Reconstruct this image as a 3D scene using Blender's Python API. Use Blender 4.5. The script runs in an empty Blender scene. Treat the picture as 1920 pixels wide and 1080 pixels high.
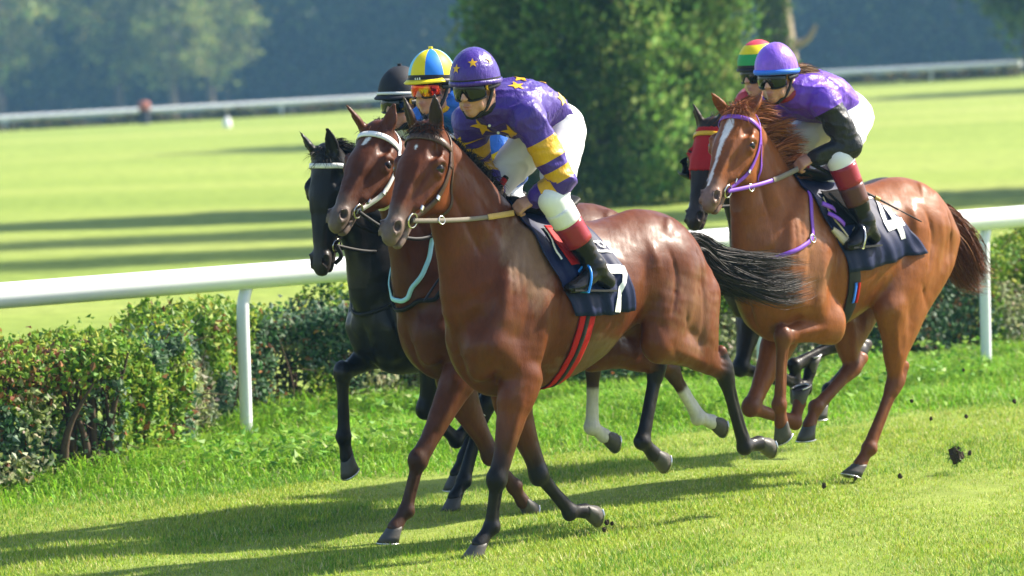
import bpy, math, random, time
import numpy as np
from mathutils import Vector, Matrix
from mathutils.bvhtree import BVHTree
T0 = time.time()
S = bpy.context.scene
C = S.collection
R = math.radians
rng = np.random.default_rng(7)

# ------------------------------------------------------------------ camera
CAM_H, FPX = 2.5, 7080.0
cam_d = bpy.data.cameras.new('camera')
cam = bpy.data.objects.new('camera', cam_d)
C.objects.link(cam)
cam_d.sensor_width = 36.0
cam_d.lens = FPX / 1920 * 36
cam_d.clip_start, cam_d.clip_end = 0.5, 1500
_pitch, _roll = math.atan(426 / 7080), R(1.6)
_fw = Vector((0, math.cos(_pitch), -math.sin(_pitch)))
_rt = Vector((1, 0, 0))
_up = _rt.cross(_fw)
_r2 = _rt * math.cos(_roll) - _up * math.sin(_roll)
_u2 = _rt * math.sin(_roll) + _up * math.cos(_roll)
_m = Matrix((_r2, _u2, -_fw)).transposed().to_4x4()
_m.translation = (0, 0, CAM_H)
cam.matrix_world = _m
cam_d.dof.use_dof = True
cam_d.dof.focus_distance = 19.8
cam_d.dof.aperture_fstop = 2.8
S.camera = cam

# ------------------------------------------------------------------ sky and sun
SUN_EL = R(40)
SUN_H = Vector((0.93, 0.37, 0)).normalized()          # the sun stands to the right, a little behind the field
sun_dir = Vector((SUN_H.x * math.cos(SUN_EL), SUN_H.y * math.cos(SUN_EL), math.sin(SUN_EL)))
W = bpy.data.worlds.new('World')
S.world = W
W.use_nodes = True
nt = W.node_tree
nt.nodes.clear()
wo = nt.nodes.new('ShaderNodeOutputWorld')
bg = nt.nodes.new('ShaderNodeBackground')
sk = nt.nodes.new('ShaderNodeTexSky')
sk.sky_type = 'NISHITA'
sk.sun_disc = False
sk.sun_elevation = SUN_EL
sk.sun_rotation = math.atan2(SUN_H.x, SUN_H.y)
sk.air_density, sk.dust_density, sk.ozone_density = 1.0, 1.5, 1.0
bg.inputs['Strength'].default_value = 0.112
nt.links.new(sk.outputs[0], bg.inputs[0])
nt.links.new(bg.outputs[0], wo.inputs[0])
sun_l = bpy.data.lights.new('sun', 'SUN')
sun_l.energy, sun_l.angle, sun_l.color = 5.0, R(1.4), (1.0, 0.92, 0.79)
sun = bpy.data.objects.new('sun', sun_l)
sun.rotation_euler = (-sun_dir).to_track_quat('-Z', 'Y').to_euler()
sun.location = (30, 20, 40)
C.objects.link(sun)
S.view_settings.view_transform = 'Standard'
S.view_settings.look = 'None'
S.view_settings.exposure = 1.34
S.view_settings.gamma = 1.0
S.view_settings.use_curve_mapping = False
S.render.engine = 'CYCLES'
S.cycles.use_denoising = True
S.cycles.max_bounces = 6
S.cycles.diffuse_bounces = 3
S.cycles.glossy_bounces = 2
S.cycles.transmission_bounces = 4
S.cycles.transparent_max_bounces = 4
S.cycles.volume_bounces = 0
S.cycles.caustics_reflective = S.cycles.caustics_refractive = False


# ------------------------------------------------------------------ helpers
def lin(c):
    return tuple((x / 12.92 if x <= 0.04045 else ((x + 0.055) / 1.055) ** 2.4) for x in (v / 255 for v in c))


def tag(o, label=None, cat=None, group=None, kind=None):
    for k, v in (('label', label), ('category', cat), ('group', group), ('kind', kind)):
        if v:
            o[k] = v
    return o


def link(o, parent=None):
    C.objects.link(o)
    if parent is not None:
        o.parent = parent
    return o


def empty(name, loc=(0, 0, 0), rz=0.0):
    o = bpy.data.objects.new(name, None)
    o.empty_display_size = 0.2
    o.location, o.rotation_euler = loc, (0, 0, rz)
    C.objects.link(o)
    return o


def np_mesh(name, V, F, mat=None, smooth=True, colors=None, attrs=None, mats=None, fmat=None):
    """V (n,3); F (m,k) int array, or a list of such arrays with different k"""
    V = np.asarray(V, np.float32)
    Fs = [np.asarray(f, np.int32) for f in (F if isinstance(F, list) else [F]) if len(f)]
    me = bpy.data.meshes.new(name)
    me.vertices.add(len(V))
    me.vertices.foreach_set('co', V.ravel())
    nl = sum(f.size for f in Fs)
    nf = sum(len(f) for f in Fs)
    me.loops.add(nl)
    me.loops.foreach_set('vertex_index', np.concatenate([f.ravel() for f in Fs]))
    me.polygons.add(nf)
    tot = np.concatenate([np.full(len(f), f.shape[1], np.int32) for f in Fs])
    st = np.concatenate([[0], np.cumsum(tot)[:-1]]).astype(np.int32)
    me.polygons.foreach_set('loop_start', st)
    me.polygons.foreach_set('use_smooth', np.full(nf, smooth, bool))
    if fmat is not None:
        me.polygons.foreach_set('material_index', np.asarray(fmat, np.int32))
    if colors is not None:
        ca = me.color_attributes.new('coat', 'FLOAT_COLOR', 'POINT')
        c4 = np.ones((len(V), 4), np.float32)
        c4[:, :3] = colors
        ca.data.foreach_set('color', c4.ravel())
    for k, a in (attrs or {}).items():
        at = me.attributes.new(k, 'FLOAT', 'POINT')
        at.data.foreach_set('value', np.asarray(a, np.float32))
    me.update(calc_edges=True)
    me.validate()
    for m_ in (mats or ([mat] if mat else [])):
        me.materials.append(m_)
    return me


def add(name, me, parent=None):
    return link(bpy.data.objects.new(name, me), parent)


class MB:
    """collects simple shapes into one mesh"""
    def __init__(s):
        s.V, s.F, s.M, s.n = [], {}, {}, 0

    def put(s, V, F, mi=0):
        V = np.asarray(V, float)
        F = np.asarray(F, int) + s.n
        s.V.append(V)
        s.n += len(V)
        s.F.setdefault(F.shape[1], []).append(F)
        s.M.setdefault(F.shape[1], []).append(np.full(len(F), mi))

    def tube(s, P, r, n=8, cap=True, mi=0, flat=1.0, up=None):
        P = np.asarray(P, float)
        r = np.broadcast_to(np.asarray(r, float), (len(P),))
        T = np.gradient(P, axis=0)
        T /= np.linalg.norm(T, axis=1)[:, None] + 1e-12
        a = np.array([0, 0, 1.0]) if up is None else np.asarray(up, float)
        if abs(T[0] @ a) > .95 and up is None:
            a = np.array([1.0, 0, 0])
        rings = []
        th = np.arange(n) * 2 * np.pi / n
        for i in range(len(P)):
            a = a - T[i] * (a @ T[i])
            a /= np.linalg.norm(a) + 1e-12
            b = np.cross(T[i], a)
            rings.append(P[i] + r[i] * (np.cos(th)[:, None] * b + flat * np.sin(th)[:, None] * a))
        V = np.concatenate(rings)
        k = np.arange(n)
        F = np.concatenate([np.stack([i * n + k, i * n + (k + 1) % n, (i + 1) * n + (k + 1) % n, (i + 1) * n + k], 1) for i in range(len(P) - 1)])
        s.put(V, F, mi)
        if cap:
            for i, sg in ((0, -1), (len(P) - 1, 1)):
                base = np.concatenate([rings[i], [P[i]]])
                f = np.stack([k, (k + 1) % n, np.full(n, n)], 1)
                s.put(base, f if sg > 0 else f[:, ::-1], mi)
        return s

    def box(s, c, h, A=None, mi=0):
        A = np.eye(3) if A is None else np.asarray(A)
        V = np.array([[x, y, z] for x in (-1, 1) for y in (-1, 1) for z in (-1, 1)], float) * np.asarray(h)
        s.put(V @ A + np.asarray(c), [[0, 1, 3, 2], [4, 6, 7, 5], [0, 4, 5, 1], [2, 3, 7, 6], [0, 2, 6, 4], [1, 5, 7, 3]], mi)
        return s

    def build(s, name, mat, parent=None, smooth=True, mats=None):
        ks = list(s.F)
        me = np_mesh(name, np.concatenate(s.V), [np.concatenate(s.F[k]) for k in ks], mat, smooth,
                     mats=mats, fmat=np.concatenate([np.concatenate(s.M[k]) for k in ks]))
        return add(name, me, parent)


def curve(P, n=8):
    """Catmull-Rom through the rows of P (any width)"""
    P = np.asarray(P, float)
    if len(P) < 3:
        t = np.linspace(0, 1, n + 1)[:, None]
        return P[0] * (1 - t) + P[1] * t
    Q = np.vstack([2 * P[0] - P[1], P, 2 * P[-1] - P[-2]])
    out = []
    for i in range(len(P) - 1):
        p0, p1, p2, p3 = Q[i:i + 4]
        for t in np.arange(n) / n:
            out.append(.5 * (2 * p1 + (p2 - p0) * t + (2 * p0 - 5 * p1 + 4 * p2 - p3) * t * t + (3 * p1 - p0 - 3 * p2 + p3) * t ** 3))
    out.append(P[-1])
    return np.array(out)


# ------------------------------------------------------------------ materials
class NT:
    def __init__(s, name):
        s.m = bpy.data.materials.new(name)
        s.m.use_nodes = True
        s.t = s.m.node_tree
        s.b = s.t.nodes['Principled BSDF']
        s.out = s.t.nodes['Material Output']

    def n(s, typ, **kw):
        nd = s.t.nodes.new('ShaderNode' + typ)
        for k, v in kw.items():
            if k in nd.inputs:
                nd.inputs[k].default_value = v
            else:
                setattr(nd, k, v)
        return nd

    def l(s, a, b):
        s.t.links.new(a, b)

    def coord(s, scale=(1, 1, 1), kind='Object'):
        tc = s.n('TexCoord')
        mp = s.n('Mapping')
        mp.inputs['Scale'].default_value = scale
        s.l(tc.outputs[kind], mp.inputs['Vector'])
        return mp.outputs[0]

    def noise(s, scale, vec=None, detail=4, rough=.55):
        nz = s.n('TexNoise')
        nz.inputs['Scale'].default_value, nz.inputs['Detail'].default_value, nz.inputs['Roughness'].default_value = scale, detail, rough
        if vec is not None:
            s.l(vec, nz.inputs['Vector'])
        return nz.outputs['Fac']

    def ramp(s, fac, stops, interp='LINEAR'):
        r = s.n('ValToRGB')
        r.color_ramp.interpolation = interp
        e = r.color_ramp.elements
        while len(e) < len(stops):
            e.new(0.5)
        for x, (p, c) in zip(e, stops):
            x.position, x.color = p, (*c, 1) if len(c) == 3 else c
        s.l(fac, r.inputs[0])
        return r.outputs[0]

    def mix(s, fac, a, b, mode='MIX'):
        m = s.n('Mix', data_type='RGBA', blend_type=mode)
        for sock, v in ((m.inputs[0], fac), (m.inputs[6], a), (m.inputs[7], b)):
            if hasattr(v, 'links'):
                s.l(v, sock)
            elif isinstance(v, (int, float)):
                sock.default_value = v
            else:
                sock.default_value = (*v, 1)
        return m.outputs[2]

    def bump(s, h, strength=.3, dist=.01):
        b = s.n('Bump')
        b.inputs['Strength'].default_value, b.inputs['Distance'].default_value = strength, dist
        s.l(h, b.inputs['Height'])
        s.l(b.outputs[0], s.b.inputs['Normal'])

    def set(s, **kw):
        for k, v in kw.items():
            k = k.replace('_', ' ')
            if hasattr(v, 'links'):
                s.l(v, s.b.inputs[k])
            elif isinstance(v, tuple):
                s.b.inputs[k].default_value = (*v, 1)
            else:
                s.b.inputs[k].default_value = v
        return s


def plain(name, col, rough=.5, metal=0.0, var=.12, scale=30, bump=0.0, spec=.3, sheen=0.0, bscale=None):
    """one colour with a slight grain"""
    t = NT(name)
    v = t.coord()
    nz = t.noise(scale, v)
    c = t.mix(nz, tuple(x * (1 - var) for x in col), tuple(min(1, x * (1 + var)) for x in col))
    t.set(Base_Color=c, Roughness=rough, Metallic=metal, Specular_IOR_Level=spec)
    if sheen:
        t.set(Sheen_Weight=sheen)
    if bump:
        t.bump(t.noise(bscale or scale * 3, v), bump, .004)
    return t.m


# ------------------------------------------------------------------ the place: axes of the track
PHI = R(46)
UF = np.array([-math.sin(PHI), -math.cos(PHI), 0.0])     # the way the field runs
UL = np.array([math.cos(PHI), -math.sin(PHI), 0.0])      # towards the camera's side of the track


def trk(a, p, z=0.0):
    """a metres up the track (away from the camera), p metres across"""
    return -UF * a + UL * p + np.array([0, 0, z])


def ss(x, a, b):
    t = np.clip((x - a) / (b - a), 0, 1)
    return t * t * (3 - 2 * t)


def vnoise(P, f, seed=0):
    """cheap smooth value noise from sines"""
    r = np.random.default_rng(seed)
    o = np.zeros(len(P))
    for k in range(6):
        d = r.normal(size=P.shape[1])
        o += np.sin(P @ d * f * (1 + .35 * k) + r.uniform(0, 6.28)) / (1 + .35 * k)
    return o / 2.6


def terrain(x, y):
    """flat track; the far side of the field lies a little higher towards the right"""
    x, y = np.asarray(x, float), np.asarray(y, float)
    rise = 0.026 * np.clip(x + 24, -10, 70) * ss(y, 60, 165) * (1 - ss(y, 178, 250)) - 3.4 * ss(y, 176, 300)
    bumps = (0.012 * np.sin(x * 2.3 + 1.3 * np.sin(y * 1.1)) + 0.010 * np.sin(y * 3.1 + x * .7)) * ss(y, 10, 14) * (1 - ss(y, 40, 60))
    return rise + bumps - .012


def make_ground():
    xs = np.concatenate([np.linspace(-400, -60, 18)[:-1], np.linspace(-60, 60, 121), np.linspace(60, 400, 18)[1:]])
    ys = np.concatenate([np.linspace(-20, 12, 9)[:-1], np.linspace(12, 34, 89)[:-1], np.linspace(34, 310, 139)[:-1], np.linspace(310, 600, 12)])
    X, Y = np.meshgrid(xs, ys, indexing='ij')
    V = np.stack([X, Y, terrain(X, Y)], -1).reshape(-1, 3)
    n = len(ys)
    i, j = np.meshgrid(np.arange(len(xs) - 1), np.arange(n - 1), indexing='ij')
    a = (i * n + j).ravel()
    F = np.stack([a, a + n, a + n + 1, a + 1], 1)
    t = NT('turf')
    v = t.coord()
    vs = t.coord((.35, 1.3, 1))
    c1 = t.ramp(t.noise(.09, vs, 5), [(.3, (.195, .265, .045)), (.5, (.245, .31, .06)), (.72, (.31, .345, .09))])
    c2 = t.ramp(t.noise(3.0, v, 6, .7), [(.25, (.55, .6, .5)), (.6, (1.05, 1.05, 1.0)), (.85, (1.35, 1.25, 1.2))])
    c3 = t.mix(1.0, c1, c2, 'MULTIPLY')
    t.set(Base_Color=c3, Roughness=.9, Specular_IOR_Level=.15)
    t.bump(t.noise(40, v, 5, .7), .6, .03)
    tag(add('ground', np_mesh('ground', V, F, t.m)), kind='structure')


make_ground()


# ---- running rail
def make_rail():
    white = plain('white_plastic', (.86, .86, .85), .32, var=.05, scale=9)
    post = plain('post_paint', (.72, .74, .76), .38, var=.06, scale=14)
    p0, p1 = np.array([-1.755, 25.10, 0.0]), np.array([3.68, 29.05, 0.0])
    d = (p1 - p0) / 3
    root = empty('running_rail', tuple(p0))
    tag(root, 'thick white running rail on bent posts in front of the hedge', 'rail')
    zc = 1.20
    mb = MB()
    zr = lambda k: 1.115 + .022 * k
    L = [d * k + np.array([0, 0, zr(k)]) for k in np.linspace(-4.2, 9.2, 135)]
    mb.tube(L, .084, 24)
    mb.build('rail_tube', white, root)
    n2 = np.array([d[1], -d[0], 0]) / np.linalg.norm(d[:2])      # towards the track
    pm = None
    for k in range(-4, 10):
        if pm is None:
            q = MB()
            dd = d / np.linalg.norm(d)
            pts = [(0, -.1), (0, .5), (0, .9), (.012, 1.02), (.045, 1.10), (.085, 1.145), (.10, 1.16)]
            P = curve([dd * a - n2 * (a * .5) + np.array([0, 0, z]) for a, z in pts], 5)
            q.tube(P, .042, 16)
            o = q.build('post', post, root)
            pm = o.data
        else:
            o = add('post', pm, root)
        o.location = Vector(d * k - d / np.linalg.norm(d) * .05)
        o.scale = (1, 1, zr(k) / 1.2)
    return p0, d / np.linalg.norm(d), n2


RAIL0, RAILD, RAILN = make_rail()


# ---- leaves, blades and twigs as loose faces
def leaf_faces(P, size, axis=None, fold=.25, n_up=None):
    """bent leaves: two triangles folded along the midrib"""
    n = len(P)
    a = rng.normal(size=(n, 3)) if axis is None else axis
    a /= np.linalg.norm(a, axis=1)[:, None]
    u = rng.normal(size=(n, 3)) if n_up is None else n_up
    b = np.cross(a, u)
    b /= np.linalg.norm(b, axis=1)[:, None] + 1e-9
    c = np.cross(a, b)
    s = np.broadcast_to(np.asarray(size, float), (n,))[:, None]
    base, tip = P - a * s * .5, P + a * s * .55 + c * s * -.10
    l1, r1 = P - a * s * .05 + b * s * .36 + c * s * fold, P - a * s * .05 - b * s * .36 + c * s * fold
    V = np.stack([base, l1, tip, r1], 1).reshape(-1, 3)
    k = np.arange(n)[:, None] * 4
    F = np.concatenate([k + np.array([[0, 2, 1]]), k + np.array([[0, 3, 2]])], 0)
    return V, F, 4


def leaf_mat(name, rough=.5, trans=.28, spec=.2):
    t = NT(name)
    at = t.n('Attribute', attribute_name='coat')
    t.set(Base_Color=at.outputs['Color'], Roughness=rough, Specular_IOR_Level=spec)
    if trans:
        tr = t.n('BsdfTranslucent')
        hs = t.n('HueSaturation')
        hs.inputs['Value'].default_value = 1.35
        t.l(at.outputs['Color'], hs.inputs['Color'])
        t.l(hs.outputs[0], tr.inputs['Color'])
        mx = t.n('MixShader')
        mx.inputs[0].default_value = trans
        t.l(t.b.outputs[0], mx.inputs[1])
        t.l(tr.outputs[0], mx.inputs[2])
        t.l(mx.outputs[0], t.out.inputs['Surface'])
    return t.m


def pick(cols, n, w=None, jit=.2):
    cols = np.asarray(cols, float)
    i = rng.choice(len(cols), n, p=None if w is None else np.asarray(w) / np.sum(w))
    return cols[i] * (1 + jit * rng.uniform(-1, 1, (n, 1))) * (1 + .08 * rng.normal(size=(n, 3)))


LEAF = leaf_mat('leaf')


def make_hedge():
    root = empty('hedge', tuple(trk(18, -20.1)))
    tag(root, 'long clipped leafy hedge of mixed green and pale leaves under the rail', 'hedge')
    o0 = np.array(root.location)

    def line(a):
        # the near end stands forward of the rail, the rest behind it
        return -18.72 - 1.55 * ss(a, 14.2, 17.0) + .105 * np.clip(a - 16.6, 0, 20)
    N = 118000
    a = np.where(rng.random(N) < .85, rng.uniform(12, 28, N), rng.uniform(8.5, 34, N))
    hgt = 0.90 + 0.05 * np.sin(a * 2.1) + .05 * np.sin(a * 5.3 + 1)
    dep = 0.36
    # shell-biased position in a rounded box section
    th = rng.uniform(0, math.pi, N)
    rr = 1 - np.abs(rng.normal(0, .16, N))
    cx = np.sign(np.cos(th)) * np.abs(np.cos(th)) ** .45
    cz = np.abs(np.sin(th)) ** .55
    side = rng.random(N) < .45
    px = np.where(side, rng.choice([-1, 1, 1], N) * rr * rng.uniform(.85, 1.05, N), cx * rr) * dep
    z = np.where(side, rng.uniform(.05, .95, N) ** .9, cz * rr) * hgt
    P = -UF * a[:, None] + UL * (line(a) + px)[:, None]
    P[:, 2] = z
    lump = vnoise(P, 2.6, 3)
    P += (UL * 1.0)[None] * (lump * .09 * np.sign(px + 1e-6))[:, None]
    P[:, 2] += lump * .06 * (z > .6) + (rng.random(N) < .05) * (z > .78) * rng.uniform(0, .14, N)
    keep = ~((vnoise(P, 3.3, 5) < -.62) & (z < .75))
    keep &= ~((a < 14.35) & (a > 13.85) & (z < .58) & (px > 0) & (rng.random(N) < .82))
    P, z, px = P[keep], z[keep], px[keep]
    n = len(P)
    f1, f2 = vnoise(P, 1.7, 11), vnoise(P, 2.9, 12)
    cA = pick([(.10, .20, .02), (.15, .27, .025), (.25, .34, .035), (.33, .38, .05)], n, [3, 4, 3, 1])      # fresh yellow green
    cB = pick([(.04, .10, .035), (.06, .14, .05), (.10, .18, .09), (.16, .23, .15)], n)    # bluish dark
    cC = pick([(.26, .30, .13), (.34, .36, .20), (.20, .25, .07), (.40, .40, .27)], n)       # pale variegated
    cD = pick([(.20, .08, .03), (.26, .13, .05), (.12, .05, .02)], n)                        # brown
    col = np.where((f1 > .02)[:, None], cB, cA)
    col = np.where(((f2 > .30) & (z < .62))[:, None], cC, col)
    top = (z > .80) & (rng.random(n) < .75)  # top leaves lighter: light from above put into their colour
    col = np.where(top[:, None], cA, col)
    col = np.where((rng.random(n) < .03 + .10 * (f2 < -.5))[:, None], cD, col)
    aP = -(P @ UF)
    rust = (np.abs(aP - 13.7) < .40 + .2 * f1) & (z > .50) & (rng.random(n) < .25)
    col = np.where(rust[:, None], pick([(.22, .09, .03), (.30, .15, .05), (.15, .06, .025)], n), col)
    nrm = np.stack([np.zeros(n), np.zeros(n), .6 + .8 * (z > .7)], 1) + UL * np.sign(px)[:, None] * .8 + rng.normal(0, .55, (n, 3))
    ax = rng.normal(size=(n, 3)) + np.array([0, 0, -.35])
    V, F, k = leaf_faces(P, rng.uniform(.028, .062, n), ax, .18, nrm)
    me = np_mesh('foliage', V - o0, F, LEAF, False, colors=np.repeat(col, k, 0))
    tag(add('foliage', me, root), kind='stuff')
    bark = plain('hedge_bark', (.085, .055, .035), .9, var=.4, scale=40, bump=.5)
    q = MB()
    for _ in range(420):
        aa = rng.uniform(12, 29)
        b = trk(aa, line(np.array([aa]))[0] + rng.uniform(-.2, .2), -.03)
        t = b + np.array([rng.normal(0, .14), rng.normal(0, .14), rng.uniform(.5, .9)])
        q.tube(curve([b, (b + t) / 2 + rng.normal(0, .05, 3), t], 3), np.linspace(rng.uniform(.006, .016), .003, 7), 5, False)
    for _ in range(11):                                          # thick old stems at the bare gap
        aa = rng.uniform(13.85, 14.4)
        b = trk(aa, line(np.array([aa]))[0] + rng.uniform(.0, .3), -.05)
        t = b + np.array([rng.normal(0, .12), rng.normal(0, .1), rng.uniform(.6, .9)])
        q.tube(curve([b, (b + t) / 2 + rng.normal(0, .04, 3), t], 4), np.linspace(rng.uniform(.015, .05), .006, 9), 7, False)
    # inner dark mass of twigs
    for _ in range(2600):
        aa = rng.uniform(11.6, 29.5)
        b = trk(aa, line(np.array([aa]))[0] + rng.uniform(-.22, .22), rng.uniform(.02, .75))
        d = rng.normal(0, .13, 3)
        q.tube([b, b + d * .5 + rng.normal(0, .02, 3), b + d], [.006, .005, .002], 3, False)
    o = q.build('stem', bark, root)
    tag(o, kind='stuff')
    o.data.transform(Matrix.Translation(-Vector(o0)))


make_hedge()


# ---- grass blades
def blades(P, h, w, lean, col, name, mat, curl=.5, single=False):
    n = len(P)
    az = rng.uniform(0, 2 * np.pi, n)
    d = np.stack([np.cos(az), np.sin(az), np.zeros(n)], 1)
    s = np.stack([-np.sin(az), np.cos(az), np.zeros(n)], 1)
    h, w, lean = (np.broadcast_to(np.asarray(q, float), (n,))[:, None] for q in (h, w, lean))
    z = np.array([0, 0, 1.0])
    b0, b1 = P - s * w / 2, P + s * w / 2
    if single:
        t = P + z * h * (1 - .35 * lean) + d * h * lean * .8
        V = np.stack([b0, b1, t], 1).reshape(-1, 3)
        return add(name, np_mesh(name, V, np.arange(3 * n).reshape(-1, 3), mat, False, colors=np.repeat(col, 3, 0)))
    m = P + z * h * .6 + d * h * lean * .35
    m0, m1 = m - s * w * .36, m + s * w * .36
    t = P + z * h * (1 - .35 * lean) + d * h * lean * (.8 + curl * .4)
    V = np.stack([b0, b1, m1, m0, t], 1).reshape(-1, 3)
    k = np.arange(n)[:, None] * 5
    F4 = k + np.array([[0, 1, 2, 3]])
    F3 = k + np.array([[3, 2, 4]])
    return add(name, np_mesh(name, V, [F4, F3], mat, False, colors=np.repeat(col, 5, 0)))


GRASS = leaf_mat('grass_blade', .55, .3, .2)


def in_view(P, m=140):
    q = P - np.array([0, 0, CAM_H])
    z = q @ np.array(_fw)
    u = 960 + FPX * (q @ np.array(_r2)) / z
    v = 540 - FPX * (q @ np.array(_u2)) / z
    return (u > -m) & (u < 1920 + m) & (v > -m) & (v < 1080 + m)


def make_grass():
    # mown track turf
    N = 1900000
    x, y = rng.uniform(-8.5, 11.0, N), rng.uniform(14.0, 33.5, N)
    P = np.stack([x, y, terrain(x, y) - .004], 1)
    p = P @ UL
    a = -(P @ UF)
    edge = -17.25 + .22 * np.sin(a * 1.3) + .13 * np.sin(a * 3.7) + .08 * (a - 17)
    keep = (in_view(P, 90) | (in_view(P, 900) & (rng.random(N) < .22))) & (p > edge - .35) & (rng.random(N) < np.clip(1.25 - (y - 16) / 22, .4, 1))
    P, p, a = P[keep], p[keep], a[keep]
    n = len(P)
    Q_ = np.stack([a * .45, p * 2.0], 1)
    f = vnoise(Q_, 1.3, 21)
    f2 = vnoise(Q_ * np.array([1, 1.2]), 3.6, 22)
    col = pick([(.19, .29, .018), (.25, .35, .026), (.32, .40, .04), (.38, .43, .07)], n, [2, 4, 4, 2], .2)
    dry = pick([(.48, .46, .16), (.54, .52, .24)], n)
    col = np.where((rng.random(n) < .07 + .12 * (f2 > .35))[:, None], dry, col)
    lush = pick([(.11, .25, .015), (.15, .30, .02), (.08, .20, .02)], n)
    col = np.where((rng.random(n) < .10 + .3 * (f > .3) + .5 * (p < edge[keep] + .3))[:, None], lush, col)
    h = rng.uniform(.018, .042, n) * (1 + .35 * f) * np.where(f2 > .5, 1.35, 1)
    tag(blades(P, h, rng.uniform(.0048, .008, n), rng.uniform(.3, 1.3, n), col, 'turf_grass', GRASS, single=True), kind='stuff')
    # rough verge below the hedge
    N = 190000
    a, p = rng.uniform(10, 30, N), rng.uniform(-20.3, -16.7, N)
    P = trk(0, 0) + (-UF) * a[:, None] + UL * p[:, None]
    P[:, 2] = terrain(P[:, 0], P[:, 1]) - .005
    edge = -17.25 + .22 * np.sin(a * 1.3) + .13 * np.sin(a * 3.7) + .08 * (a - 17)
    t = ss(edge - p, -.25, 1.1)
    keep = (in_view(P, 120) | (in_view(P, 900) & (rng.random(N) < .4))) & (rng.random(N) < .25 + .75 * t) & (p < edge + .25)
    P, t = P[keep], t[keep]
    n = len(P)
    f = vnoise(P[:, :2], 2.0, 31)
    col = pick([(.12, .28, .015), (.17, .36, .02), (.24, .42, .03), (.32, .46, .06)], n, [2, 4, 4, 2], .2)
    pale = pick([(.30, .35, .12), (.36, .36, .18)], n)
    col = np.where((rng.random(n) < .05)[:, None], pale, col)
    h = (.05 + .17 * t * (1 + .6 * f)) * rng.uniform(.6, 1.25, n)
    tag(blades(P, h, rng.uniform(.006, .012, n), rng.uniform(.4, 1.5, n), col, 'verge_grass', GRASS), kind='stuff')
    # broad weeds among it
    N = 9000
    a, p = rng.uniform(12, 27, N), rng.uniform(-20.2, -17.6, N)
    P = (-UF) * a[:, None] + UL * p[:, None]
    P[:, 2] = rng.uniform(.05, .22, N)
    keep = vnoise(P[:, :2], 1.6, 41) > .1
    P = P[keep]
    n = len(P)
    col = pick([(.10, .24, .02), (.15, .30, .03), (.22, .35, .05)], n)
    V, F, k = leaf_faces(P, rng.uniform(.04, .08, n), rng.normal(size=(n, 3)) * np.array([1, 1, .4]), .15, np.tile([0, 0, 1.0], (n, 1)) + rng.normal(0, .4, (n, 3)))
    tag(add('verge_weeds', np_mesh('verge_weeds', V, F, LEAF, False, colors=np.repeat(col, k, 0))), kind='stuff')


make_grass()


# ---- trees
def clumps(n_cl, centre, radii, per, leaf, spread, shell=.65, zpow=1.0):
    d = rng.normal(size=(n_cl, 3))
    d /= np.linalg.norm(d, axis=1)[:, None]
    r = shell + (1 - shell) * rng.random(n_cl)
    Cc = np.asarray(centre) + d * r[:, None] * np.asarray(radii)
    P = (Cc[:, None, :] + rng.normal(0, 1, (n_cl, per, 3)) * np.asarray(spread)).reshape(-1, 3)
    return Cc, P


BARK = plain('bark', (.11, .085, .06), .9, var=.35, scale=6, bump=.6)


def broad_tree_parts(h, cr, base, n_cl, per, leaf, cols, seed):
    global rng
    keep = rng
    rng = np.random.default_rng(seed)
    cz = (h + base) / 2
    Cc, P = clumps(n_cl, (0, 0, cz), (cr, cr, (h - base) / 2), per, leaf, (.5, .5, .35), .55)
    n = len(P)
    cl_tone = np.repeat(rng.uniform(.5, 1.9, (n_cl, 1)), per, 0)
    col = pick(cols, n, jit=.18) * cl_tone
    V, F, k = leaf_faces(P, rng.uniform(.7, 1.3, n) * leaf, None, .15)
    crown = np_mesh('crown', V, F, LEAF, False, colors=np.repeat(col, k, 0))
    q = MB()
    q.tube(curve([(0, 0, -.3), (.1, .05, h * .25), (.0, .1, h * .55), (0, 0, h * .8)], 4), np.linspace(.34, .06, 13) * h / 12, 9)
    for _ in range(9):
        z0 = rng.uniform(.18, .6) * h
        e = Cc[rng.integers(n_cl)] * .8 + np.array([0, 0, cz]) * .2
        q.tube(curve([(0, 0, z0), e * .5 + np.array([0, 0, z0 * .5 + .5]), e], 4), np.linspace(.10, .02, 9) * h / 12, 6)
    o = q.build('trunk', BARK)
    tm = o.data
    bpy.data.objects.remove(o)
    rng = keep
    return crown, tm


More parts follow.
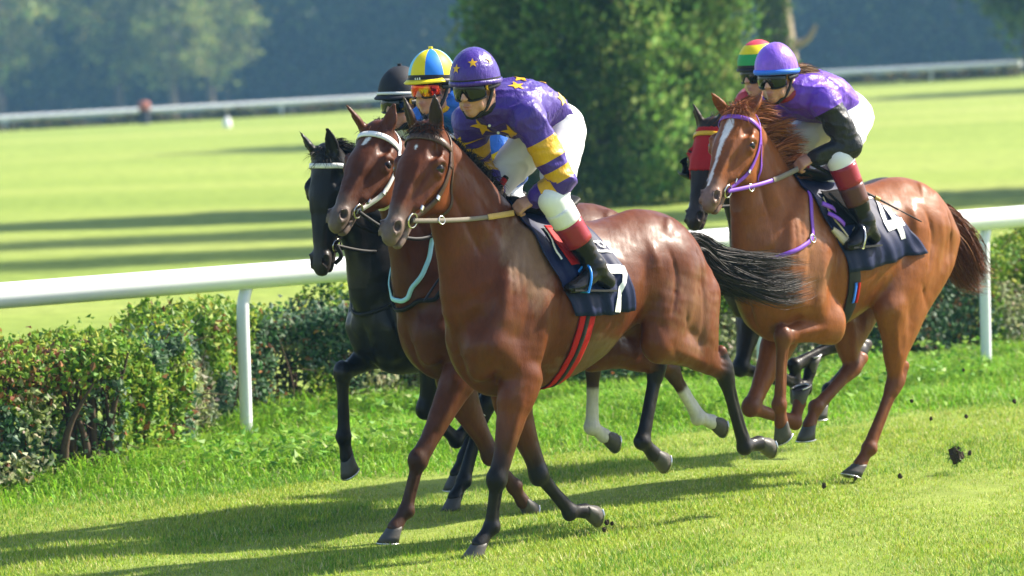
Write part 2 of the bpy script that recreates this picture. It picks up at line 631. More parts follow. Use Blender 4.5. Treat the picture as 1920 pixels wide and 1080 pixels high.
def far_forest():
    green = [(.055, .085, .018), (.075, .105, .022), (.04, .07, .02)]
    light = [(.17, .20, .045), (.21, .22, .06), (.13, .17, .04)]
    kinds = [broad_tree_parts(13, 4.2, .6, 260, 34, .36, green, 1), broad_tree_parts(15, 4.8, 1.6, 280, 34, .38, green, 2),
             broad_tree_parts(13.5, 3.6, 3.0, 120, 34, .34, light, 3)]
    spots = []
    for i in range(13):                                       # front row
        spots.append((-58 + i * 9.8 + rng.uniform(-2, 2), 352 + rng.uniform(-7, 9), [0, 1, 0, 1][i % 4]))
    for i in range(12):                                       # second row
        spots.append((-61 + i * 11.6 + rng.uniform(-3, 3), 370 + rng.uniform(-6, 9), i % 2))
    for i in range(8):
        spots.append((-66 + i * 18.5 + rng.uniform(-4, 4), 392 + rng.uniform(-6, 9), i % 2))
    spots += [(-44.5, 333, 3), (-34.5, 338, 3), (-29.5, 334, 3), (-26.5, 340, 3)]
    lab = {0: 'hazy dark green tree in the far wood beyond the white rail', 1: 'hazy tall dark tree in the far wood beyond the white rail',
           2: 'hazy tree with sunlit yellow green foliage at the far left above the rail'}
    grp = {0: 'dark trees of the far wood', 1: 'tall dark trees of the far wood', 2: 'sunlit yellow green trees of the far wood'}
    for x, y, k in spots:
        z = float(terrain(x, y))
        r = empty('forest_tree', (x, y, z), rng.uniform(0, 6))
        s = rng.uniform(1.6, 2.05) if k < 3 else rng.uniform(1.25, 1.5)
        r.scale = (s, s, s)
        k = min(k, 2)
        tag(r, lab[k], 'tree', grp[k])
        add('crown', kinds[k][0], r)
        add('trunk', kinds[k][1], r)
    # the depth of the wood behind them
    n = 26000
    P = np.stack([rng.uniform(-110, 130, n), rng.uniform(405, 440, n), rng.uniform(0, 30, n)], 1)
    P[:, 2] += terrain(P[:, 0], P[:, 1])
    V, F, k = leaf_faces(P, rng.uniform(1.6, 3.0, n), None, .15)
    col = pick(green, n, jit=.3)
    tag(add('woods', np_mesh('woods', V, F, LEAF, False, colors=np.repeat(col, k, 0))), kind='stuff')


far_forest()


def far_rail():
    white = plain('far_rail_paint', (.78, .78, .77), .4, var=.04, scale=4)
    for side, (A, B, lab) in enumerate([((-34, 164.0), (6, 170.0), 'distant white rail crossing the far left of the field below the wood'),
                                        ((7.5, 172.0), (22.6, 166.0), 'distant white rail at the far right ending by a dark trunk')]):
        a, b = np.array([*A, 0.0]), np.array([*B, 0.0])
        n = int(np.linalg.norm(b - a) / 2.0)
        P = np.array([a + (b - a) * t for t in np.linspace(0, 1, n + 1)])
        P[:, 2] = terrain(P[:, 0], P[:, 1])
        root = empty('far_rail', tuple(P[0]))
        tag(root, lab, 'rail')
        q = MB()
        q.tube(P - P[0] + np.array([0, 0, .56]), .13, 10)
        q.build('rail_tube', white, root)
        pm = None
        for k in range(0, n + 1, 3):
            if pm is None:
                pm = MB().tube([(0, 0, -.1), (0, 0, .2), (0, 0, .46)], .08, 8).build('post', white, root).data
                continue
            o = add('post', pm, root)
            o.location = Vector(P[k] - P[0])
        # low dark growth along its foot
        m = 5200 if side == 0 else 2400
        t = rng.random(m)
        Q = a + (b - a) * t[:, None] + np.stack([rng.normal(0, .1, m), rng.normal(.3, .35, m), rng.uniform(.0, .34, m) * (1 + .5 * np.sin(t * 60))], 1)
        Q[:, 2] += terrain(Q[:, 0], Q[:, 1])
        V, F, k = leaf_faces(Q, rng.uniform(.18, .34, m), None, .15)
        col = pick([(.07, .09, .035), (.10, .11, .05), (.16, .13, .07)], m, jit=.3)
        h = add('far_hedge', np_mesh('far_hedge', V, F, LEAF, False, colors=np.repeat(col, k, 0)))
        tag(h, ['low dark hedge along the foot of the far left rail', 'low dark hedge along the foot of the far right rail'][side], 'hedge')


far_rail()


def conifer():
    x0, y0 = 1.74, 66.0
    root = empty('conifer', (x0, y0, float(terrain(x0, y0))))
    tag(root, 'broad dense dark green conifer standing in the field behind the leading jockeys', 'tree')
    H_, n_cl, per = 11.0, 2300, 52
    z = H_ * rng.random(n_cl) ** 1.25 + .2
    az = rng.uniform(0, 2 * np.pi, n_cl)
    prof = np.where(z < 5, 2.35 + .25 * np.sin(z * 1.2), 2.5 * np.clip(1 - (z - 5) / 6.6, 0, 1) ** .7)
    prof *= 1 + .09 * np.sin(az * 5 + z) + .06 * np.sin(az * 9 - z * 1.7)
    r = prof * (1 - np.abs(rng.normal(0, .13, n_cl))) * np.where(rng.random(n_cl) < .2, rng.uniform(.3, .9, n_cl), 1)
    Cc = np.stack([np.cos(az) * r, np.sin(az) * r, z], 1)
    out = np.stack([np.cos(az), np.sin(az), np.full(n_cl, 1.1)], 1)
    tt = rng.random((n_cl, per, 1))
    P = (Cc[:, None, :] + out[:, None, :] * (tt - .4) * .62 + rng.normal(0, 1, (n_cl, per, 3)) * np.array([.12, .12, .14])).reshape(-1, 3)
    n = len(P)
    tone = np.repeat((rng.uniform(.7, 1.3, (n_cl, 1)) * (1 + .75 * vnoise(Cc * np.array([1, 1, .45]), 1.6, 91)[:, None])).clip(.55, 2), per, 0)
    col = pick([(.115, .215, .045), (.16, .27, .055), (.27, .34, .10), (.075, .155, .045)], n, [4, 4, 3, 2], .15) * tone
    ax = np.repeat(out, per, 0) + rng.normal(0, .45, (n, 3))
    V, F, k = leaf_faces(P, rng.uniform(.09, .15, n), ax, .12)
    tag(add('crown', np_mesh('crown', V, F, LEAF, False, colors=np.repeat(col, k, 0)), root), kind='stuff')
    MB().tube(curve([(0, 0, -.2), (.05, 0, 3), (0, 0, 9)], 5), np.linspace(.28, .05, 11), 10).build('trunk', BARK, root)


conifer()


def trunk_tree():
    x0, y0 = 8.1, 112.0
    z0 = float(terrain(x0, y0))
    root = empty('old_tree', (x0, y0, z0))
    tag(root, 'tall tree with ivy clad pale trunk rising behind the rear jockeys', 'tree')
    bark = plain('pale_bark', (.30, .235, .16), .9, var=.3, scale=3, bump=.5)
    q = MB()
    q.tube(curve([(0.2, 0, -.3), (0.1, 0, 2), (-.1, 0, 4.2), (-.25, 0, 6.5), (-.1, 0, 10)], 5), np.linspace(.52, .22, 21), 14)
    q.tube(curve([(.1, 0, 2.5), (.5, -.1, 2.35), (.85, -.15, 2.5), (1.1, -.2, 2.9)], 5), np.linspace(.16, .05, 16), 8)
    q.tube(curve([(.0, 0, 4.2), (.7, -.1, 4.6), (1.6, -.15, 5.6)], 5), np.linspace(.16, .05, 11), 8)
    q.build('trunk', bark, root)
    n = 3800
    t = rng.random(n)
    az = rng.uniform(2.2, 5.2, n)
    P = np.stack([.1 - .3 * t + np.cos(az) * .5, np.sin(az) * .5, 1.6 + t * 6.5], 1) + rng.normal(0, .10, (n, 3))
    V, F, k = leaf_faces(P, rng.uniform(.12, .2, n), None, .15)
    col = pick([(.06, .11, .02), (.09, .14, .03), (.12, .17, .04)], n)
    tag(add('ivy', np_mesh('ivy', V, F, LEAF, False, colors=np.repeat(col, k, 0)), root), kind='stuff')
    Cc, P = clumps(330, (0, 0, 9.6), (5.2, 4.5, 3.3), 42, .3, (.4, .4, .3), .4)
    Cb, Pb = clumps(26, (-1.7, .4, 4.9), (.8, .6, 1.3), 60, .2, (.3, .3, .3), .3)      # a low spray on its left
    Cd, Pd = clumps(10, (5.0, .4, 5.75), (.7, .5, .25), 40, .2, (.3, .3, .16), .3)     # tips hanging into the top of the view
    P = np.concatenate([P, Pb, Pd])
    n = len(P)
    V, F, k = leaf_faces(P, rng.uniform(.2, .34, n), None, .15)
    col = pick([(.10, .15, .03), (.14, .19, .045), (.19, .22, .06)], n)
    add('crown', np_mesh('crown', V, F, LEAF, False, colors=np.repeat(col, k, 0)), root)


trunk_tree()


def poplars():
    """tall slim trees to the right of the field; their long shadows lie across it"""
    cm, tm = broad_tree_parts(22, 1.5, 4.0, 260, 40, .26, [(.07, .11, .02), (.09, .13, .03)], 12)
    for i, (x, y, lab) in enumerate([(14.5, 57.8, 'nearer tall slim poplar standing right of the field'), (14.0, 63.6, 'farther tall slim poplar standing right of the field')]):
        r = empty('poplar', (x, y, float(terrain(x, y))), i * 2)
        tag(r, lab, 'tree')
        add('crown', cm, r)
        add('trunk', tm, r)


poplars()


def side_trees():
    """trees standing in the field to the right; their shadows cross it"""
    green = [(.07, .11, .02), (.09, .13, .03), (.05, .09, .02)]
    cm, tm = broad_tree_parts(8, 2.0, 1.2, 150, 34, .3, green, 9)
    labs = ['small round tree in the field just right of the leading horses path', 'round tree further out in the field to the right',
            'round tree far out in the field near the far right rail', 'dark slim trunked tree at the right end of the far rail']
    for i, (x, y, s) in enumerate([(12.4, 57.0, .95), (13.5, 66.5, .9), (27.0, 140.0, 1.5), (22.75, 164.0, 1.1)]):
        r = empty('field_tree', (x, y, float(terrain(x, y))), i)
        r.scale = (s, s, s)
        tag(r, labs[i], 'tree')
        add('crown', cm, r)
        add('trunk', tm, r)


side_trees()


def far_bits():
    # white track marker in the field
    x, y = -10.6, 143.0
    z = float(terrain(x, y))
    w = plain('marker_white', (.8, .8, .8), .5, var=.03)
    root = empty('track_marker', (x, y, z))
    tag(root, 'small white marker standing alone in the far left field', 'marker')
    q = MB()
    q.tube([(0, 0, 0), (0, 0, .12), (0, 0, .3), (0, 0, .36)], [.17, .16, .12, .07], 12)
    q.build('cone', w, root)
    MB().tube([(0, 0, .34), (0, 0, .9)], [.012, .012], 6).build('pole', w, root)
    # unclear small figure at the far rail, modelled as a red-topped post
    x, y = -15.65, 163.2
    z = float(terrain(x, y))
    red = plain('red_top', (.34, .12, .09), .8, var=.1)
    dark = plain('dark_post', (.03, .035, .05), .8, var=.1)
    root = empty('rail_post_box', (x, y, z))
    tag(root, 'dark post with a dull red box on top at the far left rail', 'post')
    MB().tube([(0, 0, 0), (0, 0, .3), (0, 0, .58)], [.24, .23, .20], 12).build('post', dark, root)
    MB().tube([(0, 0, .58), (0, 0, .60), (0, 0, .92), (0, 0, .97), (0, 0, 1.0)], [.2, .25, .25, .2, .1], 12).build('box', red, root)


far_bits()


def haze():
    b = MB().box((10, 230, 15.6), (230, 245, 20.6)).build('haze', None, smooth=False)
    m = bpy.data.materials.new('haze_air')
    m.use_nodes = True
    t = m.node_tree
    t.nodes.clear()
    o = t.nodes.new('ShaderNodeOutputMaterial')
    v = t.nodes.new('ShaderNodeVolumePrincipled')
    v.inputs['Color'].default_value = (.30, .64, 1.0, 1)
    v.inputs['Density'].default_value = 0.00042
    v.inputs['Anisotropy'].default_value = 0.0
    t.links.new(v.outputs[0], o.inputs['Volume'])
    b.data.materials.append(m)
    tag(b, kind='stuff')


haze()
# ------------------------------------------------------------------ organic bodies: distance fields turned into one continuous skin
def unit(v):
    v = np.asarray(v, float)
    return v / (np.linalg.norm(v) + 1e-12)


class Field:
    def __init__(s, lo, hi, h):
        s.h = h
        s.lo = np.asarray(lo, float)
        s.n = np.ceil((np.asarray(hi, float) - s.lo) / h).astype(int) + 1
        s.ax = [s.lo[i] + h * np.arange(s.n[i]) for i in range(3)]
        s.f = np.full(s.n, 1.0, np.float32)

    def sl(s, lo, hi, pad):
        a = np.clip(np.floor((np.asarray(lo) - pad - s.lo) / s.h).astype(int), 0, s.n - 1)
        b = np.clip(np.ceil((np.asarray(hi) + pad - s.lo) / s.h).astype(int) + 1, 1, s.n)
        return tuple(slice(int(i), int(max(j, i + 1))) for i, j in zip(a, b))

    def grid(s, S_):
        return (s.ax[0][S_[0]][:, None, None].astype(np.float32), s.ax[1][S_[1]][None, :, None].astype(np.float32), s.ax[2][S_[2]][None, None, :].astype(np.float32))

    def comb(s, S_, d, k, op):
        f = s.f[S_]
        if op == 'add':
            h = np.maximum(k - np.abs(f - d), 0) / k
            s.f[S_] = np.minimum(f, d) - h * h * k * .25
        else:                                     # cut
            d = -d
            h = np.maximum(k - np.abs(f - d), 0) / k
            s.f[S_] = np.maximum(f, d) + h * h * k * .25

    def ell(s, c, r, A=None, k=.03, op='add'):
        c, r = np.asarray(c, float), np.broadcast_to(np.asarray(r, float), (3,))
        A = np.eye(3) if A is None else np.asarray(A)     # rows are axes
        ext = np.sqrt(((A * r[:, None]) ** 2).sum(0))
        S_ = s.sl(c - ext, c + ext, k + 2 * s.h)
        X, Y, Z = s.grid(S_)
        X, Y, Z = X - c[0], Y - c[1], Z - c[2]
        q = [(X * a[0] + Y * a[1] + Z * a[2]).astype(np.float32) for a in A]
        e = sum((v / rr) ** 2 for v, rr in zip(q, r))
        g = sum((v / rr ** 2) ** 2 for v, rr in zip(q, r))
        e = np.sqrt(e)
        g = np.sqrt(g) / np.maximum(e, 1e-4)
        s.comb(S_, (e - 1) / np.maximum(g, 1e-3), k, op)

    def chain(s, st, lat=(0, 1, 0), k=.03, sub=4, op='add', smooth=True):
        """st: rows (x,y,z, half width along lat, half depth)"""
        st = np.array([tuple(r_) if len(r_) == 5 else (*r_, r_[3]) for r_ in st], float)
        Q = curve(st, sub) if smooth and len(st) > 2 else st
        rad = np.max(Q[:, 3:], 1)[:, None]
        S_ = s.sl((Q[:, :3] - rad).min(0), (Q[:, :3] + rad).max(0), k + 2 * s.h)
        lo = np.array([x.start for x in S_])
        tmp = np.full([x.stop - x.start for x in S_], 1.0, np.float32)
        for a, b in zip(Q[:-1], Q[1:]):
            r = max(a[3:].max(), b[3:].max())
            T_ = s.sl(np.minimum(a[:3], b[:3]) - r, np.maximum(a[:3], b[:3]) + r, k + 2 * s.h)
            T_ = tuple(slice(max(p_.start, q_.start), min(p_.stop, q_.stop)) for p_, q_ in zip(T_, S_))
            if any(p_.stop <= p_.start for p_ in T_):
                continue
            X, Y, Z = s.grid(T_)
            ab = b[:3] - a[:3]
            L = np.linalg.norm(ab)
            if L < 1e-6:
                continue
            t_ = ab / L
            l_ = np.asarray(lat, float)
            l_ = unit(l_ - t_ * (l_ @ t_))
            n_ = np.cross(t_, l_)
            X, Y, Z = X - np.float32(a[0]), Y - np.float32(a[1]), Z - np.float32(a[2])
            al = X * np.float32(t_[0]) + Y * np.float32(t_[1]) + Z * np.float32(t_[2])
            la = X * np.float32(l_[0]) + Y * np.float32(l_[1]) + Z * np.float32(l_[2])
            no = X * np.float32(n_[0]) + Y * np.float32(n_[1]) + Z * np.float32(n_[2])
            tc = np.clip(al / np.float32(L), 0, 1)
            w = np.float32(a[3]) + tc * np.float32(b[3] - a[3])
            hh = np.float32(a[4]) + tc * np.float32(b[4] - a[4])
            m = np.minimum(w, hh)
            ex = al - tc * np.float32(L)
            e = np.sqrt((la / w) ** 2 + (no / hh) ** 2 + (ex / m) ** 2)
            g = np.sqrt((la / w ** 2) ** 2 + (no / hh ** 2) ** 2 + (ex / m ** 2) ** 2) / np.maximum(e, 1e-4)
            d = (e - 1) / np.maximum(g, 1e-3)
            U_ = tuple(slice(x.start - o, x.stop - o) for x, o in zip(T_, lo))
            tmp[U_] = np.minimum(tmp[U_], d)
        s.comb(S_, tmp, k, op)

    def trunk(s, st, k=.05):
        """rows (x, top, bottom, half width, narrowing above, narrowing below): a barrel along x"""
        st = np.asarray(st, float)
        o = np.argsort(st[:, 0])
        Q = curve(st[o], 8)
        S_ = s.sl((Q[0, 0], -Q[:, 3].max(), Q[:, 2].min()), (Q[-1, 0], Q[:, 3].max(), Q[:, 1].max()), k + 3 * s.h)
        X, Y, Z = s.grid(S_)
        x = X[:, 0, 0]
        ip = lambda c: np.interp(x, Q[:, 0], Q[:, c]).astype(np.float32)[:, None, None]
        top, bot, w, na, nb = ip(1), ip(2), ip(3), ip(4), ip(5)
        hc, hh = (top + bot) / 2, (top - bot) / 2
        zr = (Z - hc) / hh
        wz = w * (1 - na * np.clip(zr, 0, 1.3) ** 1.6 - nb * np.clip(-zr, 0, 1.3) ** 2)
        wz = np.maximum(wz, w * .15)
        e = np.sqrt((Y / wz) ** 2 + zr ** 2)
        g = np.sqrt((Y / wz ** 2) ** 2 + (zr / hh) ** 2) / np.maximum(e, 1e-4)
        d = (e - 1) / np.maximum(g, 1e-3)
        over = np.maximum(Q[0, 0] - X, X - Q[-1, 0])
        d = np.maximum(d, over)
        s.comb(S_, d, k, 'add')

    def mesh(s, relax=2):
        f = s.f
        neg = f < 0
        nx, ny, nz = f.shape
        cnt = np.zeros((nx - 1, ny - 1, nz - 1), np.int8)
        for a in (0, 1):
            for b in (0, 1):
                for c in (0, 1):
                    cnt += neg[a:nx - 1 + a, b:ny - 1 + b, c:nz - 1 + c]
        act = (cnt > 0) & (cnt < 8)
        I, J, K = np.nonzero(act)
        idx = np.full(act.shape, -1, np.int32)
        idx[I, J, K] = np.arange(len(I))
        corners = [(a, b, c) for a in (0, 1) for b in (0, 1) for c in (0, 1)]
        val = {c: f[I + c[0], J + c[1], K + c[2]] for c in corners}
        acc = np.zeros((len(I), 3))
        num = np.zeros(len(I))
        for c0 in corners:
            for ax in range(3):
                if c0[ax]:
                    continue
                c1 = list(c0)
                c1[ax] = 1
                a, b = val[c0], val[tuple(c1)]
                m = (a < 0) != (b < 0)
                t = np.where(m, a / np.where(m, a - b, 1), 0)
                for q in range(3):
                    acc[:, q] += np.where(m, c0[q] + (t if q == ax else 0), 0)
                num += m
        V = acc / num[:, None] + np.stack([I, J, K], 1)
        F = []
        for ax in range(3):
            sl0 = [slice(1, -1)] * 3
            sl0[ax] = slice(0, -1)
            sl1 = [slice(1, -1)] * 3
            sl1[ax] = slice(1, None)
            a, b = neg[tuple(sl0)], neg[tuple(sl1)]
            P = np.array(np.nonzero(a != b)).T
            if not len(P):
                continue
            flip = b[tuple(P.T)]
            off = np.ones(3, int)
            off[ax] = 0
            P = P + off
            u, v = (ax + 1) % 3, (ax + 2) % 3
            eu, ev = np.eye(3, dtype=int)[u], np.eye(3, dtype=int)[v]
            q = [idx[tuple((P - o).T)] for o in (0 * eu, eu, eu + ev, ev)]
            Q = np.stack(q, 1)
            Q[flip] = Q[flip][:, ::-1]
            F.append(Q)
        F = np.concatenate(F)
        F = F[(F >= 0).all(1)]
        # relax slightly along edges
        E = np.concatenate([F[:, [0, 1]], F[:, [1, 2]], F[:, [2, 3]], F[:, [3, 0]]])
        deg = np.bincount(E.ravel(), minlength=len(V))[:, None]
        for it in range(relax):
            for lam in (.5, -.52) if it else (.5,):
                sm = np.stack([np.bincount(E[:, 0], V[E[:, 1], q], len(V)) + np.bincount(E[:, 1], V[E[:, 0], q], len(V)) for q in range(3)], 1)
                V = V + lam * (sm / np.maximum(deg, 1) - V)
        return V * s.h + s.lo, F

    def at(s, P):
        """trilinear sample"""
        q = (np.asarray(P) - s.lo) / s.h
        i = np.clip(np.floor(q).astype(int), 0, s.n - 2)
        t = np.clip(q - i, 0, 1)
        o = 0
        for a in (0, 1):
            for b in (0, 1):
                for c in (0, 1):
                    w = np.where(a, t[:, 0], 1 - t[:, 0]) * np.where(b, t[:, 1], 1 - t[:, 1]) * np.where(c, t[:, 2], 1 - t[:, 2])
                    o = o + w * s.f[i[:, 0] + a, i[:, 1] + b, i[:, 2] + c]
        return o


def normals(V, F):
    n = np.cross(V[F[:, 2]] - V[F[:, 0]], V[F[:, 3]] - V[F[:, 1]])
    N = np.stack([sum(np.bincount(F[:, c], n[:, q], len(V)) for c in range(4)) for q in range(3)], 1)
    return N / (np.linalg.norm(N, axis=1)[:, None] + 1e-12)


def bvh(V, F):
    return BVHTree.FromPolygons(V.tolist(), F.tolist())


def seg_dist(P, a, b):
    a, b = np.asarray(a, float), np.asarray(b, float)
    ab = b - a
    t = np.clip((P - a) @ ab / (ab @ ab + 1e-12), 0, 1)
    return np.linalg.norm(P - a - t[:, None] * ab, axis=1), t


def sstep(x, a, b):
    t = np.clip((x - a) / (b - a), 0, 1)
    return t * t * (3 - 2 * t)


def surf(tree, p, off=0.0):
    co, no, _, _ = tree.find_nearest(Vector(p))
    return np.array(co) + np.array(no) * off, np.array(no)


def strap_mesh(P, N, w, th, closed=False):
    """flat band: centre line P, surface normals N"""
    P, N = np.asarray(P, float), np.asarray(N, float)
    T = np.gradient(P, axis=0)
    T /= np.linalg.norm(T, axis=1)[:, None] + 1e-12
    B = np.cross(T, N)
    B /= np.linalg.norm(B, axis=1)[:, None] + 1e-12
    w = np.broadcast_to(np.asarray(w, float), (len(P),))[:, None]
    ring = [P - B * w / 2, P - B * w * .42 + N * th, P + B * w * .42 + N * th, P + B * w / 2]
    n = len(P)
    V = np.concatenate(ring)
    k = np.arange(n - 1)
    F = [np.stack([c * n + k, c * n + k + 1, ((c + 1) % 4) * n + k + 1, ((c + 1) % 4) * n + k], 1) for c in range(4)]
    return V, np.concatenate(F)


def strap(name, tree, pts, w, mat, parent, th=.003, off=.001, n=10, free=False):
    Q = curve(np.asarray(pts, float), n)
    P, N = [], []
    for q in Q:
        p, nn = surf(tree, q, off)
        P.append(q if free else p)
        N.append(nn)
    P, N = np.array(P), np.array(N)
    for _ in range(3):
        N[1:-1] = (N[:-2] + N[1:-1] * 2 + N[2:]) / 4
        if not free:
            P[1:-1] = (P[:-2] + P[1:-1] * 2 + P[2:]) / 4
    N /= np.linalg.norm(N, axis=1)[:, None] + 1e-12
    P = P + N * .001
    V, F = strap_mesh(P, N, w, th)
    return add(name, np_mesh(name, V, F, mat), parent)


def hair_strips(roots, dirs, length, width, col, name, mat, parent, seg=6, gravity=0.0, wave=.02, ctrl=None):
    """tapered locks; ctrl(t, i) -> offsets may be given as array (n, seg+1, 3)"""
    n = len(roots)
    t = np.linspace(0, 1, seg + 1)
    L = np.broadcast_to(np.asarray(length, float), (n,))[:, None, None]
    D = dirs / (np.linalg.norm(dirs, axis=1)[:, None] + 1e-9)
    if ctrl is None:
        P = roots[:, None, :] + D[:, None, :] * t[None, :, None] * L
        P[:, :, 2] += -gravity * (t ** 2)[None, :] * L[:, :, 0]
    else:
        P = ctrl
    ph = rng.uniform(0, 6.28, (n, 1, 3))
    P = P + wave * np.sin(t[None, :, None] * rng.uniform(2.5, 6, (n, 1, 3)) + ph) * t[None, :, None] * L
    T = np.gradient(P, axis=1)
    T /= np.linalg.norm(T, axis=2)[:, :, None] + 1e-9
    B = np.cross(T, rng.normal(size=(n, 1, 3)))
    B /= np.linalg.norm(B, axis=2)[:, :, None] + 1e-9
    w = np.broadcast_to(np.asarray(width, float), (n,))[:, None, None] * (np.sin(np.pi * np.clip(t * .72 + .28, 0, 1)) ** .8)[None, :, None] * .5
    V = np.concatenate([P - B * w, P + B * w], 1).reshape(-1, 3)
    m = seg + 1
    k = (np.arange(n) * 2 * m)[:, None]
    i = np.arange(seg)[None, :]
    F = np.stack([k + i, k + i + 1, k + m + i + 1, k + m + i], -1).reshape(-1, 4)
    return add(name, np_mesh(name, V, F, mat, True, colors=np.repeat(col, 2 * m, 0)), parent)


def hair_mat(name):
    t = NT(name)
    at = t.n('Attribute', attribute_name='coat')
    t.set(Base_Color=at.outputs['Color'], Roughness=.55, Specular_IOR_Level=.14)
    return t.m
# ------------------------------------------------------------------ horses
HAIR = hair_mat('hair')
HOOF = plain('hoof_horn', (.075, .068, .06), .5, var=.35, scale=25, bump=.3)
STEEL = plain('shoe_steel', (.55, .55, .53), .3, 1.0, var=.1)
RING = plain('bit_steel', (.6, .58, .52), .22, 1.0, var=.1)
EYE = plain('eye_dark', (.010, .005, .003), .04, var=.1, spec=.45)
FLAP = plain('flap_leather', (.010, .009, .009), .8, var=.25, scale=50, spec=.04)
NAVY = plain('navy_cloth', (.005, .010, .048), .55, var=.25, scale=60, bump=.08, spec=.22)
BLACK_GLOSS = plain('black_patent', (.006, .006, .007), .22, var=.2, scale=20, bump=.05, spec=.25)
BLACK_CLOTH = plain('black_cloth', (.012, .012, .013), .6, var=.25, scale=60, bump=.2)
BLACK_LEATHER = plain('black_leather', (.011, .010, .009), .55, var=.25, scale=50, bump=.1, spec=.2)
BROWN_LEATHER = plain('brown_leather', (.075, .040, .026), .42, var=.25, scale=50, bump=.2)
TAN = plain('tan_rubber', (.52, .33, .10), .55, var=.15, scale=70, bump=.2)
WEB = plain('grey_webbing', (.20, .17, .13), .75, var=.2, scale=120, bump=.3)
WHITE_STRAP = plain('white_strap', (.78, .77, .74), .45, var=.06, scale=40)
PURPLE_STRAP = plain('purple_strap', (.22, .075, .50), .42, var=.12, scale=60)
SKY_STRAP = plain('light_blue_strap', (.33, .62, .70), .45, var=.1, scale=60)
RED_CLOTH = plain('red_cloth', (.40, .012, .012), .6, var=.15, scale=60, bump=.1, spec=.15)
WHITE_PRINT = plain('white_print', (.80, .80, .80), .5, var=.05)
CREAM = plain('cream_foam', (.52, .43, .27), .8, var=.15, scale=30, bump=.3)


def coat_mat(name, rough=.47, wet=.5):
    t = NT(name)
    at = t.n('Attribute', attribute_name='coat')
    v = t.coord()
    vs = t.coord((1, 1, .35))
    n1 = t.noise(7, v, 5, .6)
    n2 = t.noise(60, vs, 4, .7)
    m = t.ramp(n1, [(.25, (.78, .76, .74)), (.55, (1, 1, 1)), (.8, (1.14, 1.12, 1.1))])
    c = t.mix(1.0, at.outputs['Color'], m, 'MULTIPLY')
    m2 = t.ramp(n2, [(.3, (.86, .86, .86)), (.7, (1.1, 1.1, 1.1))])
    c = t.mix(1.0, c, m2, 'MULTIPLY')
    rr = t.n('MapRange')
    rr.inputs[1].default_value, rr.inputs[2].default_value = .3, .75
    rr.inputs[3].default_value, rr.inputs[4].default_value = rough - .08, rough + .16
    t.l(n1, rr.inputs[0])
    streak = t.noise(26, t.coord((1, 1, .22)), 3, .6)
    wm = t.n('Math', operation='MULTIPLY')
    t.l(t.ramp(t.noise(3.6, v, 3, .6), [(.42, (0, 0, 0)), (.66, (1, 1, 1))]), wm.inputs[0])
    t.l(t.ramp(streak, [(.35, (.25, .25, .25)), (.62, (1, 1, 1))]), wm.inputs[1])
    wk = t.n('Math', operation='MULTIPLY')
    wk.inputs[1].default_value = wet
    t.l(wm.outputs[0], wk.inputs[0])
    t.set(Base_Color=c, Roughness=rr.outputs[0], Specular_IOR_Level=.16, Coat_Weight=wk.outputs[0], Coat_Roughness=.24)
    # short hair, faint veins and folds
    vein = t.n('TexNoise', noise_dimensions='3D')
    vein.inputs['Scale'].default_value, vein.inputs['Detail'].default_value = 9, 2
    t.l(v, vein.inputs['Vector'])
    ab = t.n('Math', operation='ABSOLUTE')
    sb = t.n('Math', operation='SUBTRACT')
    sb.inputs[1].default_value = .5
    t.l(vein.outputs['Fac'], sb.inputs[0])
    t.l(sb.outputs[0], ab.inputs[0])
    mr = t.n('MapRange')
    mr.inputs[1].default_value, mr.inputs[2].default_value, mr.inputs[3].default_value, mr.inputs[4].default_value = 0, .035, 1, 0
    t.l(ab.outputs[0], mr.inputs[0])
    sm = t.n('Math', operation='MULTIPLY_ADD')
    sm.inputs[1].default_value = .12
    t.l(mr.outputs[0], sm.inputs[0])
    t.l(t.noise(130, vs, 3, .7), sm.inputs[2])
    sk_ = t.n('Math', operation='MULTIPLY_ADD')
    sk_.inputs[1].default_value = .5
    t.l(streak, sk_.inputs[0])
    t.l(sm.outputs[0], sk_.inputs[2])
    t.bump(sk_.outputs[0], .3, .005)
    return t.m


TR = np.array([  # x, top, bottom, half width, narrow above, narrow below  (withers near -.45)
    (.015, 1.20, 1.02, .09, 0, .1), (-.025, 1.32, .92, .14, 0, .15), (-.09, 1.44, .845, .190, .05, .25), (-.18, 1.58, .80, .225, .25, .35),
    (-.32, 1.67, .79, .238, .45, .35), (-.45, 1.715, .80, .25, .55, .3), (-.65, 1.695, .825, .268, .42, .2), (-.80, 1.672, .862, .275, .34, .2), (-.95, 1.655, .925, .272, .28, .2),
    (-1.1, 1.67, 1.03, .262, .25, .2), (-1.3, 1.70, 1.11, .258, .28, .25), (-1.5, 1.665, 1.12, .245, .25, .3), (-1.62, 1.59, 1.13, .20, .2, .3),
    (-1.69, 1.49, 1.18, .14, .2, .2), (-1.73, 1.40, 1.26, .08, .2, .2)])


def rot_xz(v, ang):
    c, s_ = math.cos(ang), math.sin(ang)
    return np.array([v[0] * c - v[2] * s_, v[1], v[0] * s_ + v[2] * c])


